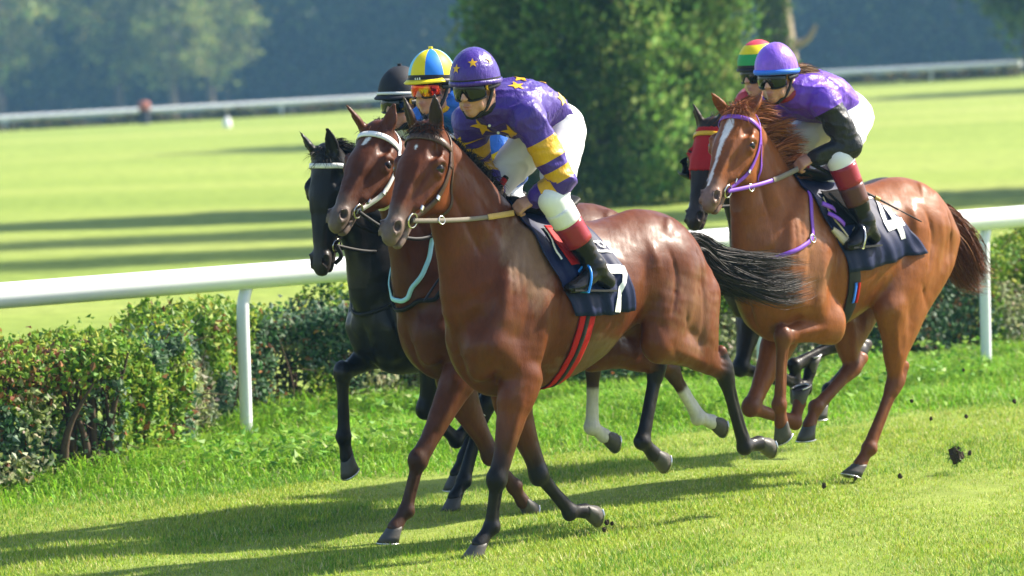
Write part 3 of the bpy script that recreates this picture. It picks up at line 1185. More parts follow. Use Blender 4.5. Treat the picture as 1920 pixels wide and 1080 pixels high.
def make_hoof(coronet, p, parent, flare=1.0, tilt=R(40), mat=None, shoe=True):
    """a hoof whose wall runs on from the pastern direction p"""
    p = unit(p)
    ns = unit(rot_xz(p, -tilt))            # out of the sole
    toe = unit(rot_xz(ns, R(90)))
    lat = np.array([0, 1.0, 0])
    th = np.arange(20) * 2 * np.pi / 20

    def ring(c, rx, ry, drop=0):
        x, y = np.cos(th), np.sin(th)
        sq = np.where(x < -.3, .86, 1.0)
        return c + toe * (x * rx * sq)[:, None] + lat * (y * ry)[:, None] + ns * (drop * x)[:, None]
    L = .078
    c0 = np.asarray(coronet) + ns * .0
    r0 = ring(c0 - ns * .006, .044, .040, .010)
    rm = ring(c0 + ns * .008 + toe * .004, .049, .044, .010)
    r1 = ring(c0 + ns * L * .55 + toe * .022, .056, .050, .004)
    r2 = ring(c0 + ns * L + toe * .036, .063 * flare, .057 * flare)
    r3 = ring(c0 + ns * (L - .012) + toe * .034, .045, .041)
    V = np.concatenate([r0, rm, r1, r2, r3, [c0 + ns * (L - .014) + toe * .03], [c0 - ns * .012]])
    k = np.arange(20)
    F4 = np.concatenate([np.stack([i * 20 + k, i * 20 + (k + 1) % 20, (i + 1) * 20 + (k + 1) % 20, (i + 1) * 20 + k], 1) for i in range(4)])
    F3 = np.concatenate([np.stack([80 + k, 80 + (k + 1) % 20, np.full(20, 100)], 1), np.stack([(k + 1) % 20, k, np.full(20, 101)], 1)])
    o = add('hoof', np_mesh('hoof', V, [F4, F3], mat or HOOF), parent)
    if shoe:
        a = np.linspace(-2.25, 2.25, 17)
        cc = c0 + ns * (L + .003) + toe * .036
        P = cc + toe * (np.cos(a) * .055)[:, None] + lat * (np.sin(a) * .050)[:, None]
        MB().tube(P, .011, 6, flat=.6, up=ns).build('shoe', STEEL, o)
    return o


def horse(name, label, frame, dx, dz, J, head, cols, h=.009, shoes=True, tr_scale=1.0):
    """frame: world origin on the ground. J: legs. head: poll, tip of the lip, ears. cols: coat colours"""
    D = np.array([dx, 0, dz])
    Jp = {k: np.array(v, float) for k, v in J.items()}
    poll, lip = np.array(head['poll'], float), np.array(head['lip'], float)
    allp = np.array(list(Jp.values()) + [poll, lip])
    lo = np.array([min(allp[:, 0].min(), -1.78 + dx) - .16, -.36, min(allp[:, 2].min() - .05, .9)])
    hi = np.array([max(allp[:, 0].max(), .1 + dx) + .22, .36, allp[:, 2].max() + .30])
    f = Field(lo, hi, h)
    tr = TR.copy()
    tr[:, 0] += dx
    tr[:, 1:3] += dz
    f.trunk(tr, .05)
    a = lambda x, y, z: np.array([x, y, z]) + D
    # neck
    n0, n1 = a(-.26, 0, 1.40), a(-.165, 0, 1.59)
    e = unit(lip - poll)                                   # down the face
    fr = np.array([-e[2], 0, e[0]])
    if fr[0] < 0:
        fr = -fr
    tw = head.get('yaw', .22)
    lat = np.array([0, 1.0, 0])
    if tw:
        cz, sz = math.cos(tw), math.sin(tw)
        Rz = np.array([[cz, -sz, 0], [sz, cz, 0], [0, 0, 1]])
        e, fr, lat = Rz @ e, Rz @ fr, Rz @ lat
    hs = head.get('scale', 1.06)
    hp = lambda t, n, y=0.0: poll + (e * t + fr * n + lat * y) * hs
    neck_top = hp(.05, -.085)
    n2 = n1 * .5 + neck_top * .5 + np.array([-.010, 0, .005])
    n3 = n1 * .18 + neck_top * .82 + np.array([-.02, 0, 0.0])
    f.chain([(*n0, .195, .37), (*n1, .128, .275), (*n2, .098, .195), (*n3, .082, .135), (*neck_top, .072, .098)], k=.05, sub=5)
    f.chain([(*a(-.06, 0, 1.12), .07, .09), (*a(.015, 0, 1.36), .06, .08), (*(n2 * .55 + neck_top * .45 + fr * .04 + e * .05), .05, .055)], k=.06)   # windpipe
    # head
    st = [(.00, -.060, .078, .072), (.06, -.090, .108, .098), (.13, -.118, .126, .126), (.20, -.132, .122, .146), (.27, -.136, .102, .144), (.34, -.112, .080, .114),
          (.42, -.086, .057, .080), (.50, -.074, .046, .061), (.555, -.070, .046, .057), (.588, -.070, .038, .046)]
    f.chain([(*hp(t, n), w * hs, d * hs) for t, n, w, d in st], lat=lat, k=.03, sub=3)
    for s_ in (-1, 1):
        f.ell(hp(.245, -.185, s_ * .062), (.110, .040, .110), np.array([e, lat, fr]), k=.03)           # cheek
        f.ell(hp(.155, -.060, s_ * .112), (.050, .024, .030), np.array([e, lat, fr]), k=.02)          # brow
        f.ell(hp(.195, -.090, s_ * .120), (.042, .022, .029), np.array([e, lat, fr]), k=.012)         # lids
        f.ell(hp(.188, -.083, s_ * .144), (.032, .016, .021), np.array([e, lat, fr]), k=.006, op='cut')
        f.chain([(*hp(.23, -.118, s_ * .103), .014, .012), (*hp(.32, -.108, s_ * .082), .012, .010), (*hp(.40, -.095, s_ * .067), .008, .008)], lat=lat, k=.022)   # facial crest
        f.ell(hp(.12, -.035, s_ * .096), (.04, .022, .025), np.array([e, lat, fr]), k=.03, op='cut')   # hollow above the eye
        f.ell(hp(.54, -.048, s_ * .042), (.040, .020, .028), np.array([e, lat, fr]), k=.02)           # nostril wing
        f.chain([(*hp(.515, -.030, s_ * .058), .006, .006), (*hp(.530, -.014, s_ * .042), .006, .006), (*hp(.570, -.020, s_ * .038), .006, .006), (*hp(.590, -.045, s_ * .050), .006, .006)], lat=lat, k=.014)
        f.chain([(*hp(.30, -.05, s_ * .066), .012, .016), (*hp(.44, -.035, s_ * .050), .012, .012)], lat=lat, k=.03, op='cut') if False else None
        # ears
        eb = hp(.015, -.045, s_ * .062)
        et = np.array(head['earL' if s_ > 0 else 'earR'], float)
        ed = unit(et - eb)
        open_ = unit(np.array(head.get('ear_open', (.75, .45 * s_ + .15, .1)), float) * np.array([1, 1, 1]))
        open_ = unit(open_ - ed * (open_ @ ed))
        sl = np.cross(ed, open_)
        L = np.linalg.norm(et - eb)
        f.chain([(*(eb - ed * .02), .034, .028), (*(eb + ed * L * .22), .035, .025), (*(eb + ed * L * .5), .038, .024), (*(eb + ed * L * .8), .022, .014), (*et, .006, .006)], lat=sl, k=.02)
        f.chain([(*(eb + ed * L * .25 + open_ * .023), .018, .018), (*(eb + ed * L * .5 + open_ * .021), .025, .018), (*(eb + ed * L * .84 + open_ * .010), .008, .009)], lat=sl, k=.008, op='cut')
    for s_ in (-1, 1):
        ax_ = unit(fr * .55 + lat * s_ * .75 - e * .1)
        a1 = unit(e - fr * .25)
        a1 = unit(a1 - ax_ * (a1 @ ax_))
        f.ell(hp(.548, -.030, s_ * .053), (.029, .028, .0165), np.array([a1, ax_, np.cross(a1, ax_)]), k=.006, op='cut')
    # lower jaw and lips
    mo = head.get('mouth', .012)
    f.chain([(*hp(.36, -.168), .036, .036), (*hp(.46, -.132 - mo), .031, .027), (*hp(.545, -.122 - mo), .033, .025), (*hp(.582, -.115 - mo), .030, .021)], lat=lat, k=.015)
    f.chain([(*hp(.47, -.108 - mo * .5), .08, .0045), (*hp(.60, -.098 - mo * .5), .08, .006 + mo * .35)], lat=lat, k=.006, op='cut', smooth=False)
    # shoulders and forehand
    for s_, P_ in ((1, 'LF'), (-1, 'RF')):
        E, K, Fe, H_ = (Jp[P_ + q] for q in ('e', 'k', 'f', 'h'))
        fwd = np.clip((E[0] - dx + .27), -.4, .25)
        sp = a(-.075 + fwd * .45, s_ * .155, 1.07)
        f.chain([(*a(-.40, s_ * .115, 1.58), .045, .10), (*a(-.22, s_ * .165, 1.34), .058, .125), (*sp, .07, .095)], k=.045)          # shoulder blade
        f.chain([(*sp, .07, .085), (*(sp * .4 + E * .6 + np.array([0, 0, .02])), .075, .10), (*E, .062, .085)], k=.04)
        f.chain([(*a(-.36, s_ * .17, 1.36), .05, .11), (*(a(-.30, s_ * .19, 1.12) * .7 + E * .3), .058, .105), (*(E + np.array([-.03, 0, .03])), .05, .07)], k=.035)   # triceps
        f.ell(sp + np.array([.03, -s_ * .065, -.05]), (.075, .075, .13), k=.06)                                                        # breast muscle
        # forearm, knee, cannon, fetlock, pastern
        d1 = unit(K - E)
        m1 = E * .62 + K * .38
        m2 = E * .25 + K * .75
        bk = np.array([-d1[2], 0, d1[0]])
        bk = bk if bk[0] > 0 else -bk
        f.chain([(*E, .086, .118), (*(E * .8 + K * .2 + bk * .012), .082, .112), (*(m1 + bk * .010), .066, .088), (*m2, .047, .056), (*K, .047, .052)], k=.025, sub=4)
        f.ell(K + bk * .012, (.044, .050, .060), k=.02)
        f.ell(K - bk * .034 - d1 * .015, (.024, .026, .034), k=.018)
        d2 = unit(Fe - K)
        f.chain([(*K, .044, .048), (*(K * .78 + Fe * .22), .033, .038), (*(K * .5 + Fe * .5), .029, .036), (*(K * .15 + Fe * .85), .032, .039), (*Fe, .040, .044)], k=.015, sub=3)
        p = unit(H_ - Fe)
        f.ell(Fe + unit(-p + d2) * .013, (.036, .040, .040), k=.02)
        f.chain([(*Fe, .038, .042), (*(Fe + p * .055), .032, .036), (*(Fe + p * .115), .040, .043)], k=.012, sub=3)
    # hindquarters
    for s_, P_ in ((1, 'LH'), (-1, 'RH')):
        St, K, Fe, H_ = (Jp[P_ + q] for q in ('s', 'k', 'f', 'h'))
        hip = a(-1.36, s_ * .12, 1.45)
        f.chain([(*(hip + np.array([.02, -s_ * .03, .04])), .07, .15), (*hip, .105, .20), (*(hip * .5 + St * .5 + np.array([-.03, s_ * .03, 0])), .096, .185), (*St, .076, .108)], k=.05)
        g1 = St * .55 + K * .45
        bt = a(-1.66, s_ * .095, 1.33)
        ham = bt * .42 + (St * .2 + K * .8) * .58 + np.array([.02, s_ * .02, .03])
        f.chain([(*bt, .075, .10), (*(bt * .6 + ham * .4 + np.array([.02, s_ * .02, 0])), .086, .125), (*ham, .062, .085), (*(St * .22 + K * .78), .042, .052)], k=.05)
        tm_ = (St * .55 + K * .45) * .5 + ham * .5 + np.array([0, s_ * .012, .05])
        f.chain([(*(hip + np.array([0, 0, -.05])), .098, .22), (*(hip * .45 + tm_ * .55), .095, .19), (*tm_, .074, .115), (*(St * .38 + K * .62), .052, .066)], k=.05)
        d1 = unit(K - St)
        bk = np.array([-d1[2], 0, d1[0]])
        bk = bk if bk[0] < 0 else -bk                       # towards the back of the leg
        f.chain([(*St, .085, .110), (*(St * .72 + K * .28 + bk * .02), .075, .096), (*(St * .42 + K * .58 + bk * .015), .055, .072), (*(St * .15 + K * .85), .043, .053), (*K, .047, .060)], k=.03)
        d2 = unit(Fe - K)
        hkp = K - d2 * .085 + bk * .030                     # point of hock
        f.chain([(*(St * .45 + K * .55 + bk * .062), .020, .022), (*(K - d1 * .10 + bk * .056), .016, .019), (*hkp, .027, .030)], k=.014)
        f.chain([(*hkp, .028, .032), (*(K + bk * .012), .042, .056), (*(K + d2 * .07), .037, .046)], k=.02)
        f.chain([(*(K + d2 * .03), .041, .050), (*(K * .75 + Fe * .25), .033, .042), (*(K * .45 + Fe * .55), .030, .039), (*(K * .12 + Fe * .88), .034, .042), (*Fe, .041, .046)], k=.015, sub=3)
        p = unit(H_ - Fe)
        f.ell(Fe + unit(-p + d2) * .012, (.037, .041, .041), k=.02)
        f.chain([(*Fe, .039, .043), (*(Fe + p * .055), .033, .037), (*(Fe + p * .115), .041, .044)], k=.012, sub=3)
    V, F = f.mesh(4)
    Nn = normals(V, F)
    # relief: shallow furrows and swellings of the muscles, measured along the skin
    lines = []
    for s_ in (-1, 1):
        b = lambda *p: [D + np.array([x, s_ * y, z]) for x, y, z in p]
        lines += [(b((-.17, .17, 1.58), (-.07, .20, 1.38), (-.03, .17, 1.17)), .026, -.010), (b((-.20, .20, 1.5), (-.12, .215, 1.33), (-.10, .2, 1.16)), .04, .006),
                  (b((-.50, .24, 1.48), (-.49, .26, 1.25), (-.43, .25, .98)), .030, -.012), (b((-.27, .23, 1.30), (-.22, .22, 1.12)), .022, -.008),
                  (b((-.38, .23, 1.34), (-.36, .235, 1.14), (-.33, .22, .98)), .05, .009),
                  (b((-1.10, .27, 1.50), (-1.11, .28, 1.36), (-1.07, .28, 1.22)), .05, -.017), (b((-1.19, .24, 1.56), (-1.18, .26, 1.42)), .035, .010),
                  (b((-1.29, .25, 1.52), (-1.32, .275, 1.34), (-1.27, .28, 1.16)), .022, -.010), (b((-1.40, .25, 1.5), (-1.43, .27, 1.28), (-1.40, .26, 1.06)), .045, .006),
                  (b((-1.53, .22, 1.52), (-1.545, .23, 1.28), (-1.54, .23, 1.04), (-1.50, .2, .90)), .020, -.011), (b((-1.37, .27, 1.16), (-1.43, .27, .98)), .02, -.006)]
        q1, q2 = n1 + np.array([.11, s_ * .115, -.06]), n3 + np.array([.05, s_ * .085, -.06])
        lines += [([q1, (q1 + q2) / 2, q2], .024, -.008)]
        q3, q4 = n1 + np.array([-.06, s_ * .12, .06]), n3 + np.array([-.03, s_ * .08, -.0])
        lines += [([q3, (q3 + q4) / 2 + np.array([0, s_ * .02, 0]), q4], .030, -.006), ([q1 * .5 + q3 * .5, (q1 + q2 + q3 + q4) / 4 + np.array([0, s_ * .03, 0])], .05, .007)]
        for i_ in range(4):
            x0 = -.33 + i_ * .055
            lines.append((b((x0 - .03, .19, 1.60 - i_ * .03), (x0, .215, 1.48 - i_ * .04), (x0 + .02, .22, 1.36 - i_ * .04)), .010, -.0045))
        lines += [(b((-.03, .15, 1.22), (-.045, .19, 1.08), (-.10, .20, .96)), .022, -.012), (b((-1.20, .25, 1.10), (-1.27, .26, .98), (-1.36, .22, .90)), .022, -.008)]
        for r_ in range(7):
            x0 = -.56 - r_ * .072
            lines.append((b((x0, .28, 1.38), (x0 - .045, .295, 1.16), (x0 - .06, .27, .98)), .014, -.0014))
        for P_ in (['LF', 'LH'] if s_ > 0 else ['RF', 'RH']):
            u0, k0, f0 = Jp[P_ + ('e' if P_[1] == 'F' else 's')], Jp[P_ + 'k'], Jp[P_ + 'f']
            yy = np.array([0, s_ * .04, 0])
            bx = np.array([-.022, 0, 0])
            lines += [([u0 + yy * 1.4 + bx, u0 * .4 + k0 * .6 + yy + bx], .016, -.006), ([k0 * .8 + f0 * .2 + yy * .8 + bx * .3, f0 * .85 + k0 * .15 + yy * .8 + bx * .3], .010, -.006), ([u0 * .8 + k0 * .2 + yy * 1.5 - bx * 1.5, u0 * .35 + k0 * .65 + yy - bx], .022, .007), ([u0 * .3 + k0 * .7 + yy * .9 + bx * 2, k0 + yy * .9 + bx * 1.6], .010, -.005)]
    for s_ in (-1, 1):
        lines += [([hp(.22, -.125, s_ * .12), hp(.32, -.112, s_ * .09), hp(.41, -.10, s_ * .07)], .011, .010), ([hp(.27, -.150, s_ * .10), hp(.36, -.135, s_ * .08), hp(.44, -.12, s_ * .06)], .020, -.012),
                  ([hp(.22, -.045, s_ * .09), hp(.34, -.045, s_ * .07), hp(.46, -.045, s_ * .055)], .018, -.008), ([hp(.20, -.015, s_ * .055), hp(.34, -.015, s_ * .045), hp(.46, -.02, s_ * .035)], .014, .006),
                  ([hp(.10, -.20, s_ * .09), hp(.20, -.285, s_ * .075), hp(.30, -.31, s_ * .05)], .020, -.012), ([hp(.09, -.045, s_ * .10), hp(.14, -.045, s_ * .105)], .020, -.010), ([hp(.165, -.050, s_ * .12), hp(.150, -.085, s_ * .13), hp(.165, -.120, s_ * .12)], .010, .009),
                  ([hp(.212, -.06, s_ * .12), hp(.218, -.085, s_ * .12), hp(.21, -.11, s_ * .115)], .009, .004), ([hp(.47, -.10, s_ * .06), hp(.54, -.105, s_ * .055)], .012, -.006)]
    lines.append(([D + np.array(p) for p in ((.03, 0, 1.2), (.0, 0, 1.0), (-.06, 0, .88))], .03, -.016))
    disp = np.zeros(len(V))
    for pl, w_, dp in lines:
        pl = np.array(pl)
        near = np.nonzero(((V > pl.min(0) - 3 * w_) & (V < pl.max(0) + 3 * w_)).all(1))[0]
        if not len(near):
            continue
        Q = curve(pl, 4)
        dm = np.full(len(near), 9.0)
        tt = np.zeros(len(near))
        for i_, (p_, q_) in enumerate(zip(Q[:-1], Q[1:])):
            dd, t_ = seg_dist(V[near], p_, q_)
            tt = np.where(dd < dm, (i_ + t_) / (len(Q) - 1), tt)
            dm = np.minimum(dm, dd)
        disp[near] += (1.75 * dp * np.exp(-(dm / w_) ** 2) if dp > 0 else 2.0 * dp * np.exp(-(dm / w_) * 1.45)) * np.clip(np.sin(np.pi * (tt * .86 + .07)), 0, 1) ** .5
    V = V + Nn * disp[:, None]
    Nn = normals(V, F)
    V = V + Nn * (.0013 * vnoise(V, 15, 3) + .0008 * vnoise(V, 38, 4))[:, None]
    # ---- coat colours
    base, dark, belly = (np.array(cols[k]) for k in ('base', 'dark', 'soft'))
    col = np.tile(base, (len(V), 1)).astype(float)
    w = sstep(-Nn[:, 2], .1, .9)[:, None] * .0
    tone = sstep(vnoise(V, 3.2, 8), -.4, .7)[:, None] * .35
    col = col * (1 - tone) + belly * tone
    rl = V - poll
    t_, n_, l_ = rl @ e / hs, rl @ fr / hs, np.abs(rl @ lat) / hs
    hd_ = (t_ > -.05) & (t_ < .66) & (n_ < .08) & (n_ > -.34) & (l_ < .17)
    cheek = np.exp(-((t_ - .25) / .10) ** 2 - ((n_ + .20) / .09) ** 2) * hd_
    nose = np.exp(-((l_) / .055) ** 2) * sstep(t_, .16, .34) * (n_ > -.07) * hd_
    ch = (cheek * .5)[:, None]
    col = col * (1 - ch) + belly * 1.25 * ch
    ns = (nose * cols.get('nosed', .45))[:, None]
    col = col * (1 - ns) + (base * .35 + dark * .3) * ns
    lower = cols.get('points', 1.0)
    for P_ in ('LF', 'RF'):
        E, K, Fe, H_ = (Jp[P_ + q] for q in ('e', 'k', 'f', 'h'))
        L1 = np.linalg.norm(K - E)
        d1, t1 = seg_dist(V, E, K)
        d2, _ = seg_dist(V, K, Fe)
        d3, _ = seg_dist(V, Fe, H_)
        m = np.maximum(sstep(t1, cols.get('fore', .55), 1.0) * (d1 < .09), (np.minimum(d2, d3) < .07) * 1.0)[:, None] * lower
        col = col * (1 - m) + dark * m
    for P_ in ('LH', 'RH'):
        St, K, Fe, H_ = (Jp[P_ + q] for q in ('s', 'k', 'f', 'h'))
        d1, t1 = seg_dist(V, St, K)
        d2, t2 = seg_dist(V, K, Fe)
        d3, _ = seg_dist(V, Fe, H_)
        m = np.maximum(sstep(t1, .8, 1.0) * (d1 < .10), (np.minimum(d2, d3) < .10) * 1.0 * (d1 > .06))[:, None] * lower
        col = col * (1 - m) + dark * m
        if cols.get('sock'):
            hkn = np.linalg.norm(Fe - K)
            s2 = sstep(t2, cols['sock'] - .04, cols['sock'] + .04) * (d2 < .07)
            s3 = (d3 < .07) & (t2 > .9)
            m = np.maximum(s2, s3 * 1.0)[:, None]
            col = col * (1 - m) + np.array((.55, .53, .50)) * m
    # muzzle, eyes, ears
    rel = V - poll
    te, ne, le = rel @ e, rel @ fr, rel @ lat
    ish = (te > -.1) & (te < .7) & (ne < .06) & (ne > -.33) & (np.abs(le) < .17)
    m = (sstep(te + vnoise(V, 30, 9) * .012, .42, .54) * ish)[:, None] * cols.get('muz', .8)
    col = col * (1 - m) + np.array(cols.get('muzc', (.075, .06, .052))) * m
    dn = np.minimum(np.linalg.norm((V - hp(.548, -.028, .050)), axis=1), np.linalg.norm((V - hp(.548, -.028, -.050)), axis=1))
    m = (1 - sstep(dn, .018, .028))[:, None] * .92
    col = col * (1 - m) + np.array((.022, .010, .009)) * m  # darkness of the nostril hole painted into the coat colour
    md_ = (np.abs(ne + (.110 + (te / hs - .47) * -.09) * hs) < .007) & (te > .46 * hs) & ish
    col = np.where(md_[:, None], np.array((.05, .02, .018)), col)
    de = np.minimum(np.linalg.norm(V - hp(.188, -.083, .125), axis=1), np.linalg.norm(V - hp(.188, -.083, -.125), axis=1))
    m = (1 - sstep(de, .018, .042))[:, None] * .75
    col = col * (1 - m) + dark * m
    if cols.get('ears'):
        for ep in ('earL', 'earR'):
            et_ = np.array(head[ep], float)
            dd, _ = seg_dist(V, et_, et_ * .45 + hp(.015, -.045, .062 * np.sign(et_[1])) * .55)
            m = (1 - sstep(dd, .03, .055))[:, None] * cols['ears']
            col = col * (1 - m) + dark * m
    if cols.get('blaze'):
        pts = cols['blaze']
        for (t0, l0, w0), (t1, l1, w1) in zip(pts[:-1], pts[1:]):
            u = np.clip((te - t0) / (t1 - t0), 0, 1)
            c, ww = l0 + (l1 - l0) * u, w0 + (w1 - w0) * u
            m = ((te > t0 - .004) & (te < t1 + .004) & (ne > -.07) & ish) * (1 - sstep(np.abs(le - c) + .003 * vnoise(V, 60, 2), ww * .75, ww * 1.1))
            m = m[:, None]
            col = col * (1 - m) + np.array((.72, .69, .66)) * m
    for fn in cols.get('extra', []):
        col = fn(V, Nn, col, D)
    o = add(name, np_mesh(name, V, F, cols['mat'], True, colors=np.clip(col, 0, 1)))
    tag(o, label, 'horse')
    o.location = Vector(frame)
    o.rotation_euler = (0, 0, math.atan2(UF[1], UF[0]))
    tree = bvh(V, F)
    for s_ in (1, -1):
        u = np.linspace(0, np.pi, 9)
        q = MB()
        c = hp(.188, -.083, s_ * .110)
        th = np.arange(14) * 2 * np.pi / 14
        rings = [c + .0325 * (np.cos(v) * lat * s_ + np.sin(v) * (np.cos(th)[:, None] * e + np.sin(th)[:, None] * fr)) for v in np.linspace(.05, 2.2, 8)]
        VV = np.concatenate(rings)
        k = np.arange(14)
        q.put(VV, np.concatenate([np.stack([i * 14 + k, i * 14 + (k + 1) % 14, (i + 1) * 14 + (k + 1) % 14, (i + 1) * 14 + k], 1) for i in range(7)]))
        q.build('eye', EYE, o)
    for P_ in ('LF', 'RF', 'LH', 'RH'):
        Fe, H_ = Jp[P_ + 'f'], Jp[P_ + 'h']
        p = unit(H_ - Fe)
        make_hoof(Fe + p * .118, p, o, shoe=shoes, tilt=R(cols.get('tilt', {}).get(P_, 38)), mat=cols.get('hoofm'))
    return dict(o=o, f=f, V=V, F=F, tree=tree, hp=hp, e=e, fr=fr, lat=lat, D=D, a=a, poll=poll, neck=(n0, n1, n2, n3, neck_top), J=Jp)



# ------------------------------------------------------------------ the five horses (own frame: x the way they run, y their left, z up)
def jd(**k):
    return k


COAT = coat_mat('coat')
COAT_DARK = coat_mat('dark_coat', .40, .4)
BAY = dict(muzc=(.15, .115, .10), base=(.098, .023, .005), dark=(.009, .007, .007), soft=(.165, .043, .010), mat=COAT)
MIDBAY = dict(muzc=(.14, .11, .095), base=(.086, .023, .007), dark=(.050, .019, .009), soft=(.13, .037, .011), mat=COAT)
BLACKC = dict(base=(.012, .011, .011), dark=(.008, .007, .007), soft=(.020, .017, .016), mat=COAT_DARK, muzc=(.05, .042, .038), muz=.6)
CHEST = dict(nosed=.15, base=(.205, .059, .012), dark=(.12, .040, .017), soft=(.25, .082, .023), mat=COAT, muzc=(.20, .14, .115), muz=.75, points=.75)
DARKB = dict(base=(.030, .018, .012), dark=(.012, .009, .008), soft=(.042, .024, .015), mat=COAT_DARK, muzc=(.06, .045, .04), muz=.6)


def dust_sheen(c, r, colr, seed, amt=.6, side=None):
    """dried sweat and dusty patches, with some coat sheen painted into the colour"""
    def fn(V, N, col, D):
        d = np.linalg.norm((V - (np.array(c) + D)) / np.array(r), axis=1)
        n = vnoise(V, 14, seed) * .35 + vnoise(V, 45, seed + 1) * .3
        m = (1 - sstep(d + n * .8, .55, 1.15))[:, None] * amt
        return col * (1 - m) + np.array(colr) * m
    return fn


F7 = (-.269, 19.041, 0)
FM = (-.713, 19.930, 0)
FB = (-.372, 21.234, 0)
F4 = (1.908, 22.020, 0)
F5 = (1.213, 22.739, 0)
J7 = jd(LFe=(-.27, .17, .90), LFk=(-.086, .15, .385), LFf=(-.075, .11, .15), LFh=(.02, .10, .05), RFe=(-.50, -.17, .80), RFk=(-.658, -.13, .345), RFf=(-.868, -.12, .130), RFh=(-1.079, -.12, .112),
        LHs=(-1.24, .195, 1.00), LHk=(-1.80, .14, .81), LHf=(-1.976, .12, .385), LHh=(-2.166, .12, .393), RHs=(-1.12, -.18, .95), RHk=(-1.58, -.14, .85), RHf=(-1.43, -.12, .447), RHh=(-1.562, -.12, .328))
JM = jd(LFe=(-.50, .17, .90), LFk=(-.119, .15, .397), LFf=(-.06, .11, .14), LFh=(.03, .1, .04), RFe=(-.70, -.17, .77), RFk=(-.918, -.13, .344), RFf=(-1.079, -.12, .15), RFh=(-1.16, -.12, .04),
        LHs=(-1.54, .19, .96), LHk=(-2.099, .12, .74), LHf=(-2.326, .12, .442), LHh=(-2.477, .12, .392), RHs=(-1.33, -.18, .95), RHk=(-1.727, -.12, .80), RHf=(-1.703, -.12, .429), RHh=(-1.829, -.12, .351))
JB = jd(RFe=(.30, -.17, .92), RFk=(.708, -.1, .804), RFf=(.71, -.1, .449), RFh=(.677, -.1, .211), LFe=(.22, .17, .95), LFk=(.275, .1, .573), LFf=(.05, .1, .385), LFh=(-.05, .1, .45),
        LHs=(-.36, .19, 1.0), LHk=(-.17, .12, .57), LHf=(.0, .1, .15), LHh=(.08, .1, .05), RHs=(-.40, -.19, 1.0), RHk=(-.39, -.12, .60), RHf=(-.22, -.12, .25), RHh=(-.15, -.12, .15))
J4 = jd(LFe=(.27, .17, .93), LFk=(.663, .15, .886), LFf=(.671, .12, .501), LFh=(.629, .1, .276), RFe=(.30, -.17, .87), RFk=(.641, -.13, .466), RFf=(.278, -.12, .357), RFh=(.212, -.12, .508),
        LHs=(-.22, .195, 1.0), LHk=(-.33, .14, .56), LHf=(-.097, .12, .18), LHh=(-.012, .10, .058), RHs=(-.17, -.18, 1.0), RHk=(-.267, -.14, .627), RHf=(.088, -.12, .419), RHh=(.177, -.12, .286))
J5 = jd(RFe=(-.55, -.17, .92), RFk=(-.36, -.12, .58), RFf=(-.66, -.1, .50), RFh=(-.72, -.1, .64), LFe=(-.52, .17, .92), LFk=(-.40, .1, .56), LFf=(-.70, .1, .44), LFh=(-.76, .1, .56),
        LHs=(-1.22, .19, 1.0), LHk=(-1.0, .12, .70), LHf=(-.608, .10, .587), LHh=(-.62, .10, .38), RHs=(-1.25, -.19, .98), RHk=(-1.46, -.12, .58), RHf=(-1.15, -.1, .38), RHh=(-1.05, -.1, .25))

T1 = time.time()
H7 = horse('horse', 'nearest glossy bay horse with black legs, brown bridle and black number 7 cloth', F7, 0, 0, J7,
           dict(poll=(.212, 0, 2.185), lip=(.585, 0, 1.690), earL=(.20, .075, 2.345), earR=(.273, -.075, 2.34), mouth=.022),
           dict(BAY, fore=.35, ears=.85, tilt=dict(RF=6, LH=2, RH=34), blaze=[(.115, .012, .006), (.125, .012, .010), (.145, .010, .004)],
                extra=[dust_sheen((-.30, .22, 1.50), (.17, .16, .26), (.27, .19, .12), 51, .38), dust_sheen((-.78, .18, .95), (.28, .2, .14), (.17, .115, .07), 55, .5), dust_sheen((-1.45, .2, 1.15), (.2, .2, .25), (.24, .13, .075), 58, .35)]), .0095)  # shoulder patch also holds the coat's white sheen in its colour

# ------------------------------------------------------------------ jockeys
def skin_mat():
    t = NT('skin')
    at = t.n('Attribute', attribute_name='coat')
    n1 = t.noise(90, t.coord(), 3)
    c = t.mix(1.0, at.outputs['Color'], t.ramp(n1, [(.3, (.92, .9, .9)), (.7, (1.06, 1.04, 1.03))]), 'MULTIPLY')
    t.set(Base_Color=c, Roughness=.42, Specular_IOR_Level=.4, Subsurface_Weight=.12)
    t.b.inputs["Subsurface Radius"].default_value = (.02, .008, .004)
    return t.m


def silk(name, stops=None, col=None, sleeve=None, rough=.42, torso=None):
    """satin; stops: colour bands along the sleeve (0 shoulder, 1 elbow, 2 wrist)"""
    t = NT(name)
    v = t.coord()
    if stops:
        at = t.n('Attribute', attribute_name='along')
        mu = t.n('Math', operation='MULTIPLY')
        mu.inputs[1].default_value = .5
        t.l(at.outputs['Fac'], mu.inputs[0])
        c = t.ramp(mu.outputs[0], [(p / 2, cc) for p, cc in stops], 'CONSTANT')
    else:
        c = t.mix(0.0, col, col)
    n1 = t.noise(14, v, 4, .6)
    c = t.mix(1.0, c, t.ramp(n1, [(.3, (.86, .86, .88)), (.7, (1.1, 1.1, 1.1))]), 'MULTIPLY')
    t.set(Base_Color=c, Roughness=rough, Specular_IOR_Level=.4, Sheen_Weight=.06)
    vs = t.coord((1, 1, .5))
    t.bump(t.noise(13, vs, 5, .65), .65, .024)
    return t.m


